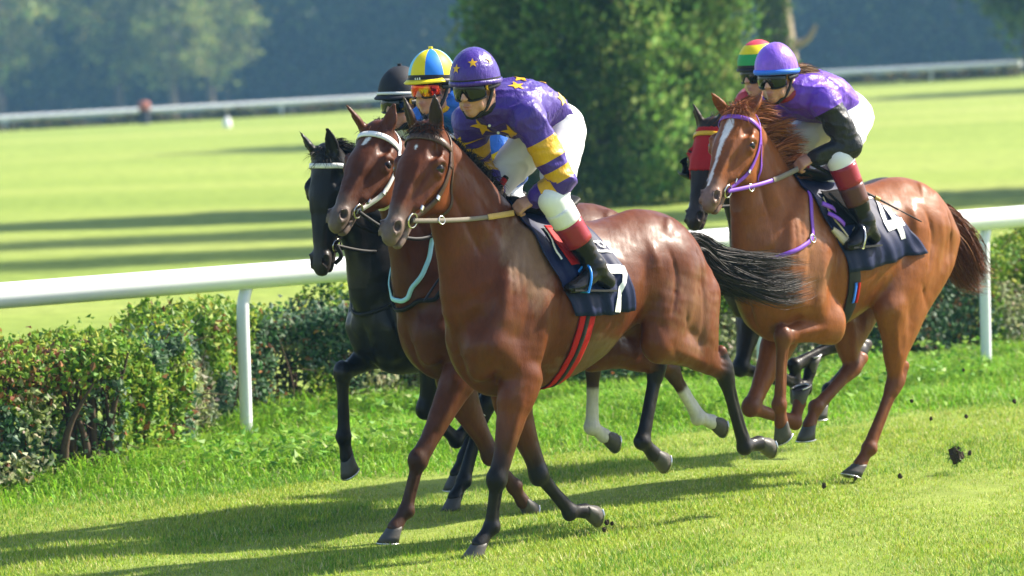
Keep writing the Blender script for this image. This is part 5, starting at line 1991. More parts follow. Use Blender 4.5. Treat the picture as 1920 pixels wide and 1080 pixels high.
def tail(H, n, path, spread, cols, w=.004, wave=.03, lmin=.55):
    Q = curve(np.array(path, float) + H['D'], 8)
    m = len(Q)
    sp = np.interp(np.linspace(0, 1, m), np.linspace(0, 1, len(spread)), spread)
    seg = 9
    nl = 70
    lc = rng.normal(0, 1, (nl, 2))
    lc /= np.maximum(1, np.linalg.norm(lc, axis=1) / 1.6)[:, None]
    lk = rng.integers(0, nl, n)
    off = lc[lk] + rng.normal(0, .16, (n, 2))
    ln = np.clip(rng.uniform(lmin, 1.0, nl)[lk] + rng.normal(0, .07, n), .2, 1.04)
    wob = rng.uniform(0, 6.28, (nl, 2))[lk]
    T_ = np.linspace(0, 1, seg + 1)
    u = ln[:, None] * T_[None, :] + rng.uniform(0, .10, (n, 1)) * (1 - T_)[None, :]
    P = np.stack([np.interp(u, np.linspace(0, 1, m), Q[:, c]) for c in range(3)], -1)
    s = np.interp(u, np.linspace(0, 1, m), sp)
    tan = np.gradient(Q, axis=0)
    nrm = np.stack([-tan[:, 2], 0 * tan[:, 0], tan[:, 0]], 1)
    nrm /= np.linalg.norm(nrm, axis=1)[:, None]
    Nn = np.stack([np.interp(u, np.linspace(0, 1, m), nrm[:, c]) for c in range(3)], -1)
    P = P + Nn * (s * off[:, :1])[:, :, None] + np.array([0, 1, 0]) * (s * off[:, 1:] * .8)[:, :, None]
    lock = np.sin(wob[:, :1] + T_[None, :] * 6) * .38
    P = P + Nn * (lock * s)[:, :, None]
    hair_strips(P[:, 0], np.ones((n, 3)), ln * .8, w, pick(cols, n, jit=.15), 'tail', HAIR, H['o'], seg, 0, wave, ctrl=P)
    # the dock
    k = max(3, m // 3)
    MB().tube(Q[:k], np.linspace(.045, .018, k), 9).build('dock', H['o'].data.materials[0], H['o'])


GL4 = quads2tris([((.52, 0), (.76, 0), (.76, 1.0), (.52, 1.0)), ((.0, .24), (1.0, .24), (1.0, .44), (.0, .44)), ((.0, .44), (.26, .44), (.58, 1.0), (.52, 1.0))])
GL7 = quads2tris([((.0, .80), (.1, 1.0), (.95, 1.0), (.80, .80)), ((.80, .80), (.95, 1.0), (.98, .80), (.74, .62)), ((.74, .62), (.98, .80), (.72, .40), (.50, .40)), ((.50, .40), (.72, .40), (.62, .0), (.38, .0))])


def ring_tris(r0, r1, n=18, cx=0, cy=0):
    a = np.linspace(0, 2 * np.pi, n + 1)
    return quads2tris([((cx + r0 * math.cos(p), cy + r0 * math.sin(p)), (cx + r1 * math.cos(p), cy + r1 * math.sin(p)), (cx + r1 * math.cos(q), cy + r1 * math.sin(q)), (cx + r0 * math.cos(q), cy + r0 * math.sin(q))) for p, q in zip(a[:-1], a[1:])])


def emblem(tree, c, ux, uy, parent, ray=(0, -.7, -.7)):
    """ring with a small flame at its upper left, a line of tiny lettering below"""
    decal('emblem', ring_tris(.30, .46, 18, .1, 0) + quads2tris([((-.75, .30), (-.35, .05), (.02, .10), (-.2, .42)), ((-.35, .42), (-.2, .42), (.02, .10), (-.1, .3))]), tree, c, ux, uy, ray, WHITE_PRINT, parent, .006, 1, .25)
    r = np.random.default_rng(5)
    x, qs = -1.25, []
    while x < 1.25:
        w = r.uniform(.10, .17)
        qs.append(((x, -1.02), (x + w, -1.02), (x + w, -.74 - r.uniform(0, .05)), (x, -.74)))
        x += w + .025
    decal('lettering', quads2tris(qs), tree, c, ux, uy, ray, WHITE_PRINT, parent, .006, 0, .25)['kind'] = 'stuff'


def saddle(H, J, mat, flapmat, parent_label=None, stirrup=RING, leather=BLACK_LEATHER, flap=(.32, 1.22), xr=(-.40, -.78)):
    D = H['D']
    o = H['o']
    f = Field(np.array([xr[1] - .12, -.22, 1.55]) + D, np.array([xr[0] + .12, .22, 1.98]) + D, .0075)
    a = lambda x, y, z: np.array([x, y, z]) + D
    f.chain([(*a(xr[0], 0, 1.775), .05, .035), (*a(xr[0] - .08, 0, 1.755), .085, .035), (*a((xr[0] + xr[1]) / 2, 0, 1.735), .12, .035), (*a(xr[1] + .08, 0, 1.745), .135, .035), (*a(xr[1], 0, 1.775), .11, .025)], k=.02)
    V, F = f.mesh(2)
    s = add('saddle', np_mesh('saddle', V, F, mat), o)
    for sg in (1, -1):
        drape(H, 'saddle_flap', lambda u: xr[0] - .075 - .10 * u, lambda u: xr[0] - .27 - .05 * u, sg * flap[0], sg * flap[1], flapmat, s, 16, 12, .030, .002)
        S_ = 'L' if sg > 0 else 'R'
        toe, heel = J['toe' + S_], J.get('heel' + S_, J['ank' + S_] + np.array([-.075, 0, -.085]))
        c = toe * .72 + heel * .28
        dr = unit(toe - heel)
        n_ = unit(np.cross(dr, [0, 1.0, 0]))
        n_ = n_ if n_[2] > 0 else -n_
        lat = np.array([0, 1.0, 0])
        tilt = unit(n_ + dr * -.25)
        P = [c - lat * .050 - n_ * .014, c - lat * .058 + tilt * .035, c - lat * .046 + tilt * .085, c - lat * .02 + tilt * .118, c + tilt * .126, c + lat * .02 + tilt * .118, c + lat * .046 + tilt * .085, c + lat * .058 + tilt * .035, c + lat * .050 - n_ * .014]
        q = MB()
        q.tube(curve(P, 4), .0065, 8)
        q.tube([c - lat * .050 - n_ * .016, c + lat * .050 - n_ * .016], .012, 8, flat=.5, up=n_)
        st = q.build('stirrup', stirrup, s)
        top = c + tilt * .124
        dst = a((xr[0] + xr[1]) / 2 + .06, sg * .155, 1.64)
        N = np.tile([0, sg * 1.0, 0], (8, 1))
        VV, FF = strap_mesh(np.array([top * (1 - t) + dst * t for t in np.linspace(0, 1, 8)]), N, .018, .005)
        add('stirrup_leather', np_mesh('stirrup_leather', VV, FF, leather), st)
    return s


def whip(label, A, B, handle, rings, cap=None, lash=None):
    """A butt, B tip in world space"""
    A, B = np.array(A, float), np.array(B, float)
    root = empty('whip', tuple(A))
    tag(root, label, 'whip')
    d = B - A
    L = np.linalg.norm(d)
    MB().tube([d * 0, d * handle], [.0125, .011], 10).build('handle', BLACK_LEATHER, root)
    MB().tube([d * handle, d * .8], [.0085, .006], 8).build('shaft', BLACK_LEATHER, root)
    MB().tube([d * .8, d * .84, d * .98, d], [.005, .011, .012, .008], 8, flat=.35).build('flap', BLACK_LEATHER, root)
    for r_ in rings:
        MB().tube([d * (r_ - .02), d * (r_ + .02)], .0125, 10).build('collar', TAN, root)
    if cap:
        MB().tube([d * 0 - unit(d) * .002, d * 0 + unit(d) * .038], .0165, 12).build('cap', cap, root)
        MB().tube([-unit(d) * .016, unit(d) * .0], [.015, .0175], 12).build('cap_end', BLACK_LEATHER, root)
    return root
# ------------------------------------------------------------------ the field of runners
def shift(J, dx, dz=0.0):
    return {k: (v[0] + dx, v[1], v[2] + dz) for k, v in J.items()}


P7 = dict(head=(-.155, 0, 2.372), neck=(-.25, 0, 2.275), chest=(-.42, 0, 2.262), waist=(-.60, 0, 2.245), pelvis=(-.700, 0, 2.160),
          shL=(-.335, .185, 2.215), shR=(-.275, -.185, 2.195), elbL=(-.475, .285, 1.885), elbR=(-.44, -.30, 1.96), wrL=(-.415, .145, 1.795), wrR=(-.415, -.13, 1.845), handL=(-.295, .085, 1.740), handR=(-.31, -.075, 1.80),
          hipL=(-.69, .095, 2.125), hipR=(-.69, -.095, 2.125), kneeL=(-.455, .235, 1.79), kneeR=(-.475, -.235, 1.83), ankL=(-.690, .285, 1.440), ankR=(-.70, -.285, 1.45),
          toeL=(-.505, .29, 1.335), toeR=(-.51, -.29, 1.345), heelL=(-.800, .29, 1.315), heelR=(-.80, -.29, 1.325))
P4 = dict(head=(.500, 0, 2.362), neck=(.385, 0, 2.270), chest=(.215, 0, 2.250), waist=(.04, 0, 2.228), pelvis=(-.075, 0, 2.150),
          shL=(.295, .185, 2.215), shR=(.36, -.185, 2.19), elbL=(.195, .285, 1.955), elbR=(.27, -.30, 1.98), wrL=(.355, .14, 1.900), wrR=(.36, -.13, 1.90), handL=(.445, .085, 1.850), handR=(.45, -.08, 1.87),
          hipL=(-.065, .095, 2.115), hipR=(-.065, -.095, 2.115), kneeL=(.235, .235, 1.885), kneeR=(.25, -.235, 1.90), ankL=(.085, .285, 1.525), ankR=(.08, -.285, 1.53),
          toeL=(.235, .29, 1.385), toeR=(.235, -.29, 1.39), heelL=(-.005, .29, 1.385), heelR=(-.005, -.29, 1.385))
BLACKHAIR = [(.012, .010, .009), (.020, .016, .014), (.035, .028, .024)]
CHESTHAIR = [(.26, .085, .028), (.38, .14, .05), (.18, .058, .02)]

# colours of the silks
PU, YE = (.052, .020, .235), (.62, .33, .006)
SILK7 = silk('purple_yellow_silk', [(0, PU), (.36, YE), (.66, PU), (.80, YE), (.98, PU), (1.20, YE), (1.62, PU)])
SILK4 = silk('purple_black_silk', [(0, (.135, .042, .46)), (.16, (.010, .010, .012))])
SILKM = silk('blue_yellow_silk', [(0, (.015, .13, .58)), (.55, (.72, .52, .01)), (1.0, (.015, .13, .58))])
SILKB = silk('white_grey_silk', col=(.62, .63, .66))
SILK5 = silk('red_silk', col=(.52, .028, .05))
PURPLE_CAP = silk('purple_cap', col=PU, rough=.3)
LILAC_CAP = silk('lilac_cap', col=(.22, .09, .62), rough=.4)
CAP_BLACK = plain('black_cap', (.012, .013, .018), .7, var=.2)
CAP_Y, CAP_B, CAP_LB = plain('cap_yellow', (.75, .60, .01), .5, var=.06), plain('cap_blue', (.02, .20, .66), .5, var=.06), plain('cap_light_blue', (.16, .55, .80), .5, var=.06)
CAP_R, CAP_G = plain('cap_red', (.60, .05, .08), .5, var=.06), plain('cap_green', (.02, .30, .07), .5, var=.06)
BLUE_BAND, WHITE_BAND, DARK_BAND = plain('blue_band', (.03, .16, .70), .5), plain('white_band', (.72, .72, .66), .5), plain('dark_band', (.014, .012, .02), .5)
BLUE_STIRRUP = plain('blue_stirrup', (.02, .22, .70), .35)

# ---- number 7: the leading bay
bridle7 = bridle(H7, BROWN_LEATHER, .030)
mane(H7, 5200, .21, (-.60, -.65, .34), BLACKHAIR, .13, .62, w=.0034)
forelock(H7, 1100, .10, BLACKHAIR, .35)
tail(H7, 5500, [(-1.66, 0, 1.47), (-1.75, 0, 1.46), (-1.88, .0, 1.37), (-2.10, .03, 1.29), (-2.35, .03, 1.25), (-2.64, .0, 1.25)], [.032, .042, .060, .068, .075, .062], BLACKHAIR + [(.05, .042, .038)], .0042, .030, .40)
K7 = jockey('jockey in purple silks with yellow stars and striped sleeves riding the nearest horse', F7, P7,
            dict(jacket=SILK7, hmats=[PURPLE_CAP, DARK_BAND], panel=lambda a, e: 0 if e > .06 else 1, rimz=-.012, rimw=1.6, band=PURPLE_CAP, hstars=[(.62, .62, .026), (1.55, .62, .026), (-.2, .45, .026), (2.5, .7, .026)],
                 badge=True, boot_from=.60, tops=[(.14, .34, BOOT_WHITE), (.335, .64, MAROON)], collar=DARK_BAND, pitch=-.20, yaw=.26), .0064)
for (x, y, z, sz, rot, ray) in [(-.30, .10, 2.13, .062, .2, (-.75, -.45, .35)), (-.24, -.06, 2.16, .064, .0, (-.85, .0, .5)), (-.44, .14, 2.11, .058, .5, (-.3, -.6, .7)), (-.33, -.15, 2.14, .05, .4, (-.7, .5, .4)),
                                (-.42, .06, 2.42, .05, .3, (.0, -.25, -1)), (-.60, .05, 2.40, .05, .9, (.0, -.2, -1)), (-.50, -.09, 2.41, .05, .2, (.0, .2, -1)), (-.34, .11, 2.37, .045, .7, (0, -.5, -.85)), (-.62, .165, 2.30, .045, .1, (0, -.9, -.4))]:
    r_ = unit(ray)
    uy = unit(np.array([0, 0, 1.0]) - r_ * r_[2]) if abs(r_[2]) < .8 else unit(np.array([1.0, 0, 0]) - r_ * r_[0])
    ux = np.cross(r_, uy)
    c_, s_ = math.cos(rot), math.sin(rot)
    decal('star', STAR, K7['jt'], (x, y, z), (ux * c_ + uy * s_) * sz, (uy * c_ - ux * s_) * sz, r_, YELLOW, K7['jo'], .004, 2)
for i in range(3):                                           # small buttons down the front
    co, n = surf(K7['jt'], (-.215 - .055 * i, .03, 2.17 - .045 * i), .004)
    MB().tube([co - n * .002, co + n * .004], .0075, 10).build('button', WHITE_PRINT, K7['jo'])
cl7, ct7 = drape(H7, 'saddle_cloth', lambda u: -.34 - .22 * u ** 1.2, lambda u: -.80 - .20 * u, -2.15, 2.15, NAVY, H7['o'], 60, 34, .014, .010, hemz=lambda t: 1.0)
decal('number', GL7, ct7, (-.735, .30, 1.205), (-.200, 0, -.02), (.0, -.03, .245), (0, -1, -.15), WHITE_PRINT, cl7, .007, 3, .3)
emblem(ct7, (-.832, .20, 1.555), (-.052, 0, -.012), (.02, -.025, .045), cl7)
sd7 = saddle(H7, K7['J'], BLACK_LEATHER, RED_CLOTH, stirrup=BLUE_STIRRUP)
for sg in (1, -1):
    P = [drape_pt(H7, -.455 - .06 * t, sg * (.45 + .62 * t), .040) for t in np.linspace(0, 1, 8)]
    V_, F_ = strap_mesh(np.array([p[0] for p in P]), np.array([p[1] for p in P]), .012, .004)
    add('flap_trim', np_mesh('flap_trim', V_, F_, WHITE_STRAP), sd7)
girth(H7, [('girth', -.055, .055, RED_CLOTH), ('girth_stripe', -.012, .016, BLACK_CLOTH)], -.66, -.60, H7['o'])
for s_, hd in ((1, 'handL'), (-1, 'handR')):
    rein(H7, bridle7[s_], K7['J'][hd] + np.array([.0, s_ * .022, -.012]), s_, WEB, TAN, .024, .012, .30)
    ring(bridle7[s_] * .75 + K7['J'][hd] * .25 + np.array([0, s_ * .03, -.01]), .020, .004, (0, 1, .2), RING, H7['o'], 'rein_stop')


def to_world(F_, p):
    p = np.asarray(p, float)
    return np.array(F_) + UF * p[0] + UL * p[1] + np.array([0, 0, p[2]])


whip('short whip with a red and black cap beside the reins of the nearest horse', to_world(F7, (-.392, -.05, 1.895)), to_world(F7, (.12, -.13, 1.30)), .3, [], RED_CLOTH)

# ---- the bay beside it, white bridle
HM = horse('horse', 'bay horse with white bridle and white hind socks running just behind number 7', FM, -.235, 0, JM,
           dict(poll=(-.012, 0, 2.178), lip=(.43, 0, 1.695), earL=(-.085, .085, 2.295), earR=(.10, -.085, 2.29), mouth=.014),
           dict(MIDBAY, fore=.6, sock=.42, blaze=[(.09, .012, .012), (.135, .0, .012)], tilt=dict(RH=28, LH=18)), .0105)
brM = bridle(HM, WHITE_STRAP, .028, brow=WHITE_STRAP)
mane(HM, 1600, .16, (-.6, -.7, .3), [(.05, .022, .012), (.10, .04, .016)], .16, .5)
forelock(HM, 160, .09, [(.12, .045, .018), (.07, .03, .014)])
tail(HM, 700, [(-1.66, 0, 1.50), (-1.78, 0, 1.48), (-1.98, .0, 1.36), (-2.2, 0, 1.20), (-2.4, 0, 1.1)], [.03, .05, .08, .10, .10], BLACKHAIR, .007, .03)
PM = shift(P7, -.285, 0.0)
KM = jockey('jockey with yellow and blue cap and red mirrored goggles behind the purple rider', FM, PM,
            dict(jacket=SILKM, hmats=[CAP_Y, CAP_B, CAP_LB, DARK_BAND], panel=lambda a, e: 3 if e < .12 else ([0, 1, 0, 2, 0, 1, 0, 2][int(((a + 22) % 360) // 45)] if e < 1.45 else 0), rimz=-.012, rimw=2.2, band=DARK_BAND,
                 peak=CAP_Y, button=CAP_Y, lens=MIRROR, tops=[(.14, .5, BOOT_WHITE)], collar=YELLOW, pitch=-.08, yaw=.15), .0085)
decal('lettering', quads2tris([((x, 0), (x + .22, 0), (x + .17, 1), (x + .05, 1)) for x in (-.45, -.1, .25)]), KM['ht'], KM['T'](.13, .015, .046), KM['A'][1] * -.035, KM['A'][2] * .011, -KM['A'][0], WHITE_PRINT, KM['he'], .010, 0)['kind'] = 'stuff'
clM, ctM = drape(HM, 'saddle_cloth', lambda u: -.34 - .22 * u, lambda u: -.80 - .20 * u, -2.1, 2.1, NAVY, HM['o'], 40, 20, .014, .008)
saddle(HM, KM['J'], BLACK_LEATHER, BLACK_LEATHER)
girth(HM, [('girth', -.05, .05, BLACK_CLOTH)], -.66, -.60, HM['o'])
for s_, hd in ((1, 'handL'), (-1, 'handR')):
    rein(HM, brM[s_], KM['J'][hd] + np.array([.0, s_ * .022, -.012]), s_, BLACK_LEATHER, None, .02, .16)
# light blue breast strap looped low on the neck, dark strap behind it
for nm, m_, w_, pts in (('neck_strap', SKY_STRAP, .026, [(-.30, .16, 1.62), (-.22, .20, 1.47), (-.11, .17, 1.31), (-.045, .09, 1.235), (-.02, 0, 1.225), (-.045, -.09, 1.25), (-.13, -.17, 1.36), (-.3, -.18, 1.62)]),
                        ('breast_strap', BLACK_LEATHER, .024, [(-.36, .20, 1.50), (-.28, .22, 1.36), (-.17, .21, 1.24), (-.08, .12, 1.16), (-.06, 0, 1.14), (-.08, -.12, 1.16), (-.3, -.2, 1.45)])):
    strap(nm, HM['tree'], pts, w_, m_, HM['o'], .008, .010, 8)

# ---- the black horse on the rail side
HB = horse('horse', 'black horse with white browband nearest the rail, foreleg lifted high', FB, .61, -.02, JB,
           dict(poll=(.900, 0, 2.020), lip=(1.000, 0, 1.420), earL=(.93, .085, 2.17), earR=(.98, -.085, 2.15), mouth=.012),
           dict(BLACKC, tilt=dict(RF=30)), .0125)
brB = bridle(HB, BLACK_LEATHER, .024, brow=WHITE_STRAP)
mane(HB, 1500, .15, (-.5, .5, .5), BLACKHAIR, .17, .5)
forelock(HB, 260, .14, BLACKHAIR, .5)
tail(HB, 600, [(-1.66, 0, 1.50), (-1.78, 0, 1.50), (-1.98, .0, 1.42), (-2.2, 0, 1.30), (-2.4, 0, 1.22)], [.03, .05, .08, .10, .10], BLACKHAIR, .008, .03)
PB = shift(P7, .455, -.085)
KB = jockey('jockey in black cap with white band and grey white jacket farthest from the camera', FB, PB,
            dict(jacket=SILKB, hmats=[CAP_BLACK], panel=lambda a, e: 0, rimz=.006, rimw=1.1, band=WHITE_BAND, peak=CAP_BLACK, button=CAP_BLACK, badge=True, tops=[], pitch=-.08, yaw=.2, collar=DARK_BAND), .0095)
clB, ctB = drape(HB, 'saddle_cloth', lambda u: -.34 - .22 * u, lambda u: -.80 - .20 * u, -2.1, 2.1, NAVY, HB['o'], 36, 18, .014, .008)
saddle(HB, KB['J'], BLACK_LEATHER, BLACK_LEATHER)
girth(HB, [('girth', -.05, .05, BLACK_CLOTH)], -.66, -.60, HB['o'])
for s_, hd in ((1, 'handL'), (-1, 'handR')):
    rein(HB, brB[s_], KB['J'][hd] + np.array([.0, s_ * .022, -.012]), s_, BLACK_LEATHER, None, .02, .10)
strap('breast_strap', HB['tree'], [np.array(p) + HB['D'] for p in [(-.30, .19, 1.46), (-.12, .19, 1.26), (-.02, .10, 1.17), (.0, 0, 1.16), (-.02, -.10, 1.17), (-.12, -.19, 1.26), (-.3, -.19, 1.46)]], .022, BLACK_LEATHER, HB['o'], .006, .006, 8)
# lower noseband rolls hanging from the bit
for s_ in (1, -1):
    MB().tube(curve([brB[s_], brB[s_] + np.array([-.03, 0, -.06]), brB[s_] + np.array([-.01, -.03 * s_, -.10])], 4), .012, 7).build('lip_strap', BLACK_CLOTH, HB['o'])

# ---- number 4: the chestnut
H4 = horse('horse', 'chestnut horse with white blaze, purple bridle and number 4 cloth', F4, .775, .05, J4,
           dict(poll=(.852, 0, 2.195), lip=(1.245, 0, 1.685), earL=(.715, .085, 2.285), earR=(.955, -.085, 2.285), mouth=.012, ear_open=(.75, .0, .2)),
           dict(CHEST, fore=.8, tilt=dict(LH=14, LF=30), blaze=[(.06, .0, .018), (.13, .004, .030), (.24, -.004, .015), (.40, -.012, .010), (.52, -.016, .012)],
                extra=[dust_sheen((-.30, .22, 1.30), (.12, .14, .3), (.36, .17, .085), 61, .5)]), .010)
br4 = bridle(H4, PURPLE_STRAP, .022)
mane(H4, 5000, .21, (-.95, .10, .32), CHESTHAIR, .13, .28, wave=.025, w=.0036)
forelock(H4, 320, .17, CHESTHAIR, .5)
tail(H4, 4500, [(-1.66, 0, 1.46), (-1.74, 0, 1.43), (-1.83, .02, 1.31), (-1.91, .02, 1.19), (-2.0, .02, 1.09), (-2.13, 0, 1.06)], [.03, .045, .062, .075, .07, .04], [(.13, .04, .016), (.20, .07, .025), (.08, .026, .012)], .004, .05, .4)
K4 = jockey('woman jockey with lilac cap, purple vest and black sleeves riding the chestnut horse', F4, P4,
            dict(jacket=SILK4, hmats=[LILAC_CAP], panel=lambda a, e: 0, rimz=-.004, rimw=1.9, band=BLUE_BAND, boot_from=.68, tops=[(.10, .42, MAROON), (.415, .72, BROWN_BOOT)], collar=MAROON, pitch=-.16, yaw=.24,
                 hair=(.22, .12, .05), dome=(.130, .110, .134), hs=1.10), .0066)
T_ = K4['T']
n = 420
n = 800
rt = np.array([T_(-.138, rng.normal(0, .030), .004 + rng.normal(0, .012)) for _ in range(n)])
hair_strips(rt, np.tile([-1.0, .30, .12], (n, 1)) + rng.normal(0, .18, (n, 3)), .19 * rng.uniform(.6, 1.1, n), .005, pick([(.22, .12, .05), (.36, .22, .10), (.15, .08, .035)], n), 'hair', HAIRC, K4['o'], 6, .35, .03)
cl4, ct4 = drape(H4, 'saddle_cloth', lambda u: -.33 - .24 * u, lambda u: -.83 - .42 * u ** 1.1, -2.02, 2.02, NAVY, H4['o'], 60, 38, .014, .008, hemz=lambda t: 1.08 - .12 * t)
decal('number', GL4, ct4, (-.160, .30, 1.386), (-.155, 0, .03), (.076, -.06, .272), (0, -1, -.22), WHITE_PRINT, cl4, .007, 3, .3)
emblem(ct4, (-.109, .19, 1.755), (-.070, 0, .016), (.032, -.025, .047), cl4)
sd4 = saddle(H4, K4['J'], BLACK_LEATHER, FLAP)
for sg in (1,):
    P = [drape_pt(H4, -.44 - .12 * t, sg * (.55 + .95 * t), .036) for t in np.linspace(0, 1, 10)]
    V_, F_ = strap_mesh(np.array([p[0] for p in P]), np.array([p[1] for p in P]), .010, .006)
    add('flap_trim', np_mesh('flap_trim', V_, F_, CREAM), sd4)
    P = [drape_pt(H4, -.475 - .10 * t, sg * (1.25 + .42 * t), .012) for t in np.linspace(0, 1, 10)]
    V_, F_ = strap_mesh(np.array([p[0] for p in P]), np.array([p[1] for p in P]), np.linspace(.03, .07, 10), .018)
    add('saddle_pad', np_mesh('saddle_pad', V_, F_, CREAM), sd4)
    for (xa, ta, xb, tb) in ((-.40, .66, -.52, .82), (-.44, .86, -.555, 1.22)):
        P = [drape_pt(H4, xa * (1 - t) + xb * t, ta * (1 - t) + tb * t, .044 + .02 * math.sin(3.1 * t)) for t in np.linspace(0, 1, 9)]
        V_, F_ = strap_mesh(np.array([p[0] for p in P]), np.array([p[1] for p in P]), .030, .006)
        add('saddle_strap', np_mesh('saddle_strap', V_, F_, PURPLE_STRAP), sd4)
g4 = girth(H4, [('girth', -.05, .05, BLACK_CLOTH)], -.60, -.68, H4['o'])
for a_, m_ in ((-.018, RED_CLOTH), (.010, BLUE_BAND)):
    P = []
    for th in np.linspace(2.05, 2.45, 8):
        P.append(drape_pt(H4, -.615 - (th - 1.55) * .05 + a_, th, .014, 1.25))
    V_, F_ = strap_mesh(np.array([p[0] for p in P]), np.array([p[1] for p in P]), .020, .003)
    add('girth_stripe', np_mesh('girth_stripe', V_, F_, m_), g4)
for s_, hd in ((1, 'handL'), (-1, 'handR')):
    rein(H4, br4[s_], K4['J'][hd] + np.array([.01, s_ * .022, -.014]), s_, PURPLE_STRAP, WEB, .024, .012, .42)
    ring(br4[s_] * .72 + K4['J'][hd] * .28 + np.array([0, s_ * .03, -.02]), .020, .004, (0, 1, .2), RING, H4['o'], 'rein_stop')
strap('breast_strap', H4['tree'], [np.array(p) + H4['D'] for p in [(-.38, .14, 1.66), (-.33, .20, 1.52), (-.30, .235, 1.40), (-.17, .22, 1.335), (-.02, .15, 1.285), (.06, .0, 1.26), (-.02, -.15, 1.285), (-.17, -.22, 1.335), (-.3, -.235, 1.40), (-.38, -.14, 1.66)]], .026, PURPLE_STRAP, H4['o'], .006, .005, 8)
c_, n_ = surf(H4['tree'], np.array((-.295, .25, 1.395)) + H4['D'], .01)
ring(c_, .022, .004, n_, RING, H4['o'], 'strap_ring')
wa, wb = to_world(F4, (.40, .11, 1.885)), to_world(F4, (-.283, .40, 1.500))
whip('long dark whip slanting back over the number 4 cloth', wa, wb, .33, [.35, .62])

# ---- the dark horse hidden behind it, red hood
H5 = horse('horse', 'dark horse in a red hood with black blinker, mostly hidden behind the chestnut', F5, -.30, 0, J5,
           dict(poll=(.005, 0, 2.085), lip=(.215, 0, 1.640), earL=(-.06, .085, 2.20), earR=(.045, -.085, 2.215), mouth=.010),
           dict(DARKB), .0135)
br5 = bridle(H5, BLACK_LEATHER, .022)
mane(H5, 400, .15, (-.5, -.5, .4), BLACKHAIR, .17, .5)
tail(H5, 500, [(-1.66, 0, 1.50), (-1.78, 0, 1.46), (-1.9, .0, 1.32), (-2.0, 0, 1.16), (-2.1, 0, 1.0)], [.03, .05, .07, .09, .08], BLACKHAIR, .008, .03)


def hood(H):
    V, F, e, fr, lat, poll = H['V'], H['F'], H['e'], H['fr'], H['lat'], H['poll']
    c = V[F].mean(1) - poll
    te, ne, le = c @ e, c @ fr, c @ lat
    m = (te > .02) & (te < .30) & (ne > -.24) & (ne < .08) & (np.abs(le) < .17) & ~((np.abs(te - .20) < .05) & (np.abs(ne + .088) < .045) & (np.abs(le) > .07))
    Fs = F[m]
    u, inv = np.unique(Fs, return_inverse=True)
    N = normals(V, F)
    o = add('hood', np_mesh('hood', V[u] + N[u] * .007, inv.reshape(-1, 4), RED_CLOTH), H['o'])
    md = o.modifiers.new('thick', 'SOLIDIFY')
    md.thickness = .005
    hp = H['hp']
    strap('hood_band', H['tree'], [hp(.05, -.10, .12), hp(.06, .01, .05), hp(.06, .01, -.05), hp(.05, -.10, -.12)], .03, YELLOW, o, .006, .012, 8)
    for s_ in (1, -1):
        c0 = hp(.215, -.125, s_ * .120)
        R_ = []
        for v in np.linspace(0, 1.25, 7):
            R_.append([c0 + e * .075 * math.cos(a) * math.cos(v * .9) + fr * (.070 * math.sin(a) * math.cos(v * .9)) + lat * s_ * .100 * math.sin(v) for a in np.linspace(math.pi * .80, math.pi * 2.2, 15)])
        P = np.array(R_).reshape(-1, 3)
        k = np.array([i * 15 + j for i in range(6) for j in range(14)])
        b = add('blinker', np_mesh('blinker', P, np.stack([k, k + 1, k + 16, k + 15], 1), BLACK_GLOSS), o)
        md = b.modifiers.new('thick', 'SOLIDIFY')
        md.thickness = .005


hood(H5)
P5 = shift(P7, -.300, .012)
K5 = jockey('jockey in red jacket with green, yellow and red cap behind the lilac capped rider', F5, P5,
            dict(jacket=SILK5, hmats=[CAP_G, CAP_Y, CAP_R, DARK_BAND], panel=lambda a, e: 3 if e < .05 else (0 if e < .50 else (1 if e < .98 else 2)), rimz=-.02, rimw=1.4, band=DARK_BAND, tops=[], pitch=-.12, yaw=.05, collar=DARK_BAND), .0095)
cl5, ct5 = drape(H5, 'saddle_cloth', lambda u: -.34 - .22 * u, lambda u: -.80 - .20 * u, -2.1, 2.1, NAVY, H5['o'], 36, 18, .014, .008)
saddle(H5, K5['J'], BLACK_LEATHER, BLACK_LEATHER)
girth(H5, [('girth', -.05, .05, BLACK_CLOTH)], -.66, -.60, H5['o'])
for s_, hd in ((1, 'handL'), (-1, 'handR')):
    rein(H5, br5[s_], K5['J'][hd] + np.array([.0, s_ * .022, -.012]), s_, BLACK_LEATHER, None, .02, .05)


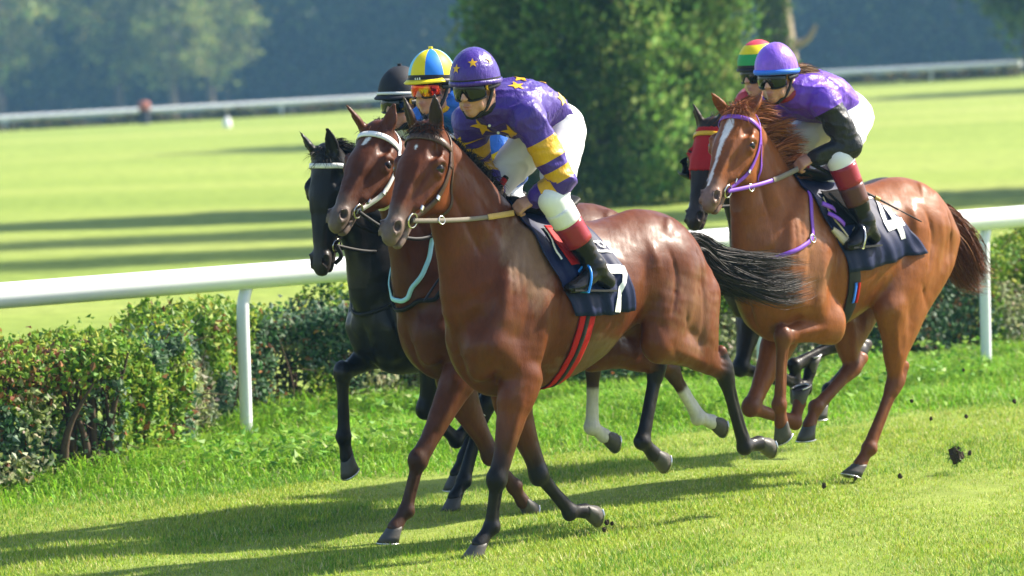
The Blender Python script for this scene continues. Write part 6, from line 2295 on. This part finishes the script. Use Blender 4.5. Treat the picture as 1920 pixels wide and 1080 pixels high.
# ---- turf thrown up by the hooves
def clods():
    soil = plain('soil', (.045, .032, .018), .95, var=.5, scale=60, bump=.8)

    def clod(c, r, name, n=180, grass=60):
        u, v = np.meshgrid(np.linspace(0, 2 * np.pi, 14, endpoint=False), np.linspace(.15, np.pi - .15, 8), indexing='ij')
        P = np.stack([np.cos(u) * np.sin(v), np.sin(u) * np.sin(v) * .8, np.cos(v) * 1.15], -1).reshape(-1, 3)
        P = P * (1 + .28 * vnoise(P, 2.6, int(c[0] * 100) % 97) + .12 * rng.normal(size=len(P)))[:, None] * r
        k = np.array([i * 8 + j for i in range(14) for j in range(7)])
        nx_ = np.array([((i + 1) % 14) * 8 + j for i in range(14) for j in range(7)])
        V = np.concatenate([P, [[0, 0, r], [0, 0, -r]]])
        i14 = np.arange(14)
        F3 = np.concatenate([np.stack([i14 * 8, ((i14 + 1) % 14) * 8, np.full(14, 112)], 1), np.stack([((i14 + 1) % 14) * 8 + 7, i14 * 8 + 7, np.full(14, 113)], 1)])
        o = add(name, np_mesh(name, V, [np.stack([k, k + 1, nx_ + 1, nx_], 1), F3], soil, False))
        o.location = Vector(c)
        if grass:
            b = P[rng.integers(0, len(P), grass)]
            g = hair_strips(b, b / r + rng.normal(0, .5, (grass, 3)), r * rng.uniform(.5, 1.0, grass), .007, pick([(.08, .17, .02), (.13, .24, .03)], grass), 'grass_tuft', GRASS, o, 3, .2, .05)
        return o
    big = clod(to_world(F4, (-.60, .37, .10)), .040, 'turf_clod', grass=60)
    tag(big, 'large dark clod of turf flying low at the right behind the chestnut', 'clod')
    bits = [(-.70, .35, .60, .009), (-.52, .1, .42, .010), (-.16, .3, .02, .012), (-.9, .2, .30, .011), (-1.3, .25, .36, .012), (-.45, .3, .33, .010), (-.30, .1, .62, .007), (.12, .2, .03, .011), (-1.5, .2, .55, .010), (-.62, .45, .12, .013),
            (.45, .25, .02, .014), (-.75, .1, .72, .010)]
    for i, (x, y, z, r) in enumerate(bits):
        tag(clod(to_world(F4, (x, y, z)), r, 'soil_crumb', grass=0), 'small dark crumb of soil flying behind the chestnut hooves', 'crumb', 'soil crumbs thrown up by the hooves')
    for x, y, z, r in [(-1.12, -.1, .045, .013), (-1.2, -.14, .03, .010), (-1.05, -.05, .02, .012)]:
        tag(clod(to_world(F7, (x, y, z)), r, 'soil_crumb', grass=0), 'small crumb of soil under the flipped forehoof of horse 7', 'crumb', 'soil crumbs under the leading horse')


clods()
print('script seconds', time.time() - T0)
